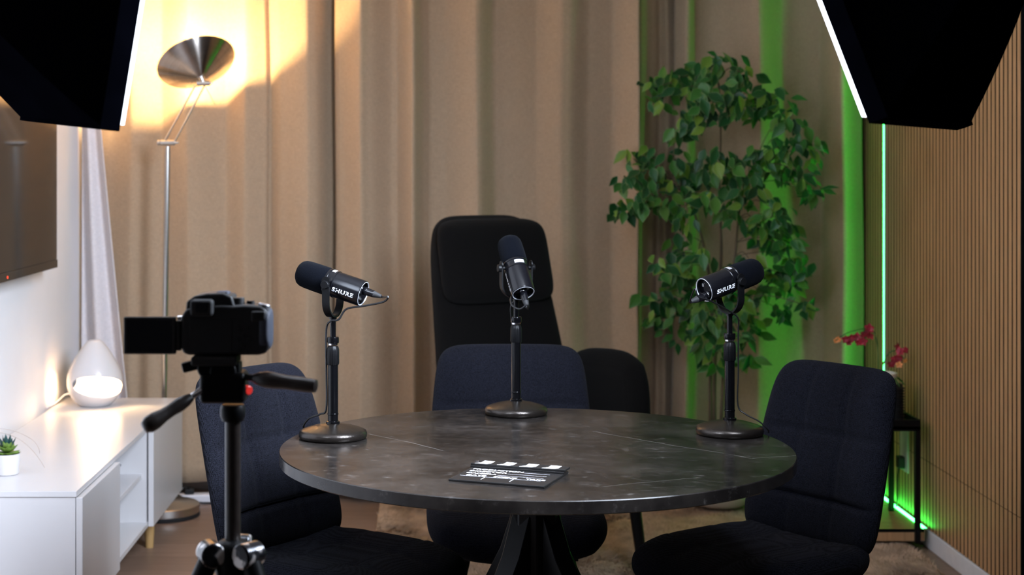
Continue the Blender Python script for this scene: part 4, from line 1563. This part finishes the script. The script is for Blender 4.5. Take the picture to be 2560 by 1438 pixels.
# ------------------------------------------------------------------ side table, orchid, vase by the slatted wall
sx0, sx1, sy0, sy1, stz = 1.33, 1.685, 5.56, 5.90, .445
stt = thing('side_table', 'small black metal side table against the slatted wall', 'table', ((sx0 + sx1) / 2, (sy0 + sy1) / 2, 0))
hx, hy = (sx1 - sx0) / 2, (sy1 - sy0) / 2
tp_ = MB().box(-hx, hx, -hy, hy, stz - .016, stz - .004)
tp_.box(-hx, hx, -hy, -hy + .008, stz - .022, stz + .018).box(-hx, hx, hy - .008, hy, stz - .022, stz + .018)
tp_.box(-hx, -hx + .008, -hy + .008, hy - .008, stz - .022, stz + .018).box(hx - .008, hx, -hy + .008, hy - .008, stz - .022, stz + .018)
tp_.build('tray_top', M_BLACKMETAL, stt, smooth=0, bevel=.001)
for ax in (-1, 1):
    for ay in (-1, 1):
        z_ = PZ if (ay > 0 or True) and (sy0 + sy1) / 2 + ay * hy > 5.66 else .033
        MB().box(ax * hx - .009 * (1 if ax > 0 else -1) - .009, ax * hx - .009 * (1 if ax > 0 else -1) + .009, ay * (hy - .009) - .009, ay * (hy - .009) + .009, z_, stz - .016).build('leg', M_BLACKMETAL, stt, smooth=0, bevel=.001)

# orchid
oxp = (2196 - 1090) * 5.73 / 4000
orc = thing('potted_orchid', 'crimson orchid with arching stems standing on the small side table', 'plant', (oxp, 5.73, stz - .004))
MB().lathe([(0, .0), (.045, 0), (.05, .004), (.062, .11), (.064, .155), (.0655, .165), (.060, .165), (.058, .14), (0, .14)], 40).build('pot', M_POTWHITE, orc, smooth=50)


def op(px, py, dy=0):
    p = at(px, py, 5.73 + dy)
    return Vector((p[0] - oxp, dy, p[2] - (stz - .004)))


s1 = cmr([(0, 0, .14), tuple(op(2195, 880)), tuple(op(2186, 832)), tuple(op(2165, 822)), tuple(op(2120, 832)), tuple(op(2088, 852))], 6)
MB().tube(s1, .0018, 6).build('stem', M_STEM, orc)
s2 = cmr([(.005, 0, .14), tuple(op(2210, 905)), tuple(op(2226, 880)), tuple(op(2246, 880)), tuple(op(2262, 900, -.02))], 6)
MB().tube(s2, .0018, 6).build('stem', M_STEM, orc)
lvs = MB()
for az_, ln_, el_ in ((.3, .13, .5), (2.6, .14, .55), (4.2, .12, .4), (5.3, .12, .6), (1.4, .11, .7)):
    def lfn(u, v, az_=az_, ln_=ln_, el_=el_):
        r_ = ln_ * v
        wv = .019 * math.sin(PI * min(1, .1 + v * .9)) * (u - .5) * 2
        z_ = .14 + r_ * math.sin(el_) - .9 * r_ * r_ / ln_ * .8
        return (r_ * math.cos(el_) * math.cos(az_) - wv * math.sin(az_), r_ * math.cos(el_) * math.sin(az_) + wv * math.cos(az_), z_ + abs(wv) * .3)
    lvs.grid(lfn, 4, 10)
lvs.build('strap_leaves', M_STEM, orc, smooth=180)
ro_ = random.Random(4)


def flower(px, py, dy, size, m_):
    c = op(px, py, dy)
    nrm = Vector((ro_.gauss(0, .5), -1, ro_.gauss(0, .4))).normalized()
    M = frame_from(nrm, c, (1, 0, .3))
    fm = MB()
    for k in range(5):
        a_ = 2 * PI * k / 5 + ro_.uniform(-.2, .2)

        def pf(u, v, a_=a_):
            r_ = size * v
            w_ = size * .42 * math.sin(PI * min(1, .12 + .86 * v)) * (u - .5) * 2
            return (r_ * math.cos(a_) - w_ * math.sin(a_), r_ * math.sin(a_) + w_ * math.cos(a_), .25 * size * math.sin(v * 2.2) + abs(w_) * .25)
        fm.grid(pf, 4, 5, M)
    fm.cone(M @ Vector((0, 0, 0)), M @ Vector((0, 0, size * .4)), size * .16, size * .06, 8)
    fm.build('flower', m_, orc, smooth=180)


for f_ in ((2172, 822, 0, .020), (2160, 832, -.01, .020), (2174, 842, .01, .018), (2158, 852, -.01, .019), (2142, 842, 0, .018), (2148, 858, .01, .016), (2128, 845, 0, .017), (2114, 848, -.005, .016), (2122, 856, .01, .014)):
    flower(f_[0], f_[1], f_[2], f_[3], M_PETAL)
for f_ in ((2097, 848, 0, .013), (2089, 853, 0, .010)):
    flower(f_[0], f_[1], f_[2], f_[3], M_PETALC)
for f_ in ((2240, 866, 0, .015), (2252, 880, -.02, .019), (2262, 876, -.02, .014), (2228, 908, 0, .018), (2244, 896, -.01, .019), (2234, 900, .01, .015)):
    flower(f_[0], f_[1], f_[2], f_[3], M_PETAL)
for f_ in ((2248, 912, -.02, .014), (2262, 901, -.02, .011)):
    flower(f_[0], f_[1], f_[2], f_[3], M_PETALC)

# black ridged vase
vx = (2243 - 1090) * 5.68 / 4000
vs_ = thing('vase', 'slim black ridged vase at the edge of the side table', 'vase', (vx, 5.68, stz - .004))
pr_ = [(0, 0), (.020, 0)]
for k in range(12):
    z_ = .004 + k * .0098
    pr_ += [(.0205, z_), (.0265, z_ + .0045), (.0205, z_ + .009)]
pr_ += [(.018, .124), (.022, .131), (.018, .131), (.014, .12), (0, .12)]
MB().lathe(pr_, 36).build('body', M_VASE, vs_, smooth=30)

# wall socket with plug below the table
ws = thing('wall_socket', 'pale wall socket with black plug under the side table', 'socket', (XR - .022, 5.90, .22))
MB().box(-.006, 0, -.05, .05, 0, .17).build('plate', M_SOCKET, ws, smooth=0, bevel=.002)
MB().box(-.030, -.006, -.022, .022, .012, .055).build('plug', M_RUBBER, ws, smooth=0, bevel=.004)
MB().tube(cmr([(-.024, 0, .014), (-.026, .004, -.03), (-.022, .02, -.10), (-.018, .05, -.14)], 5), .003, 8).build('cord', M_CABLE, ws)
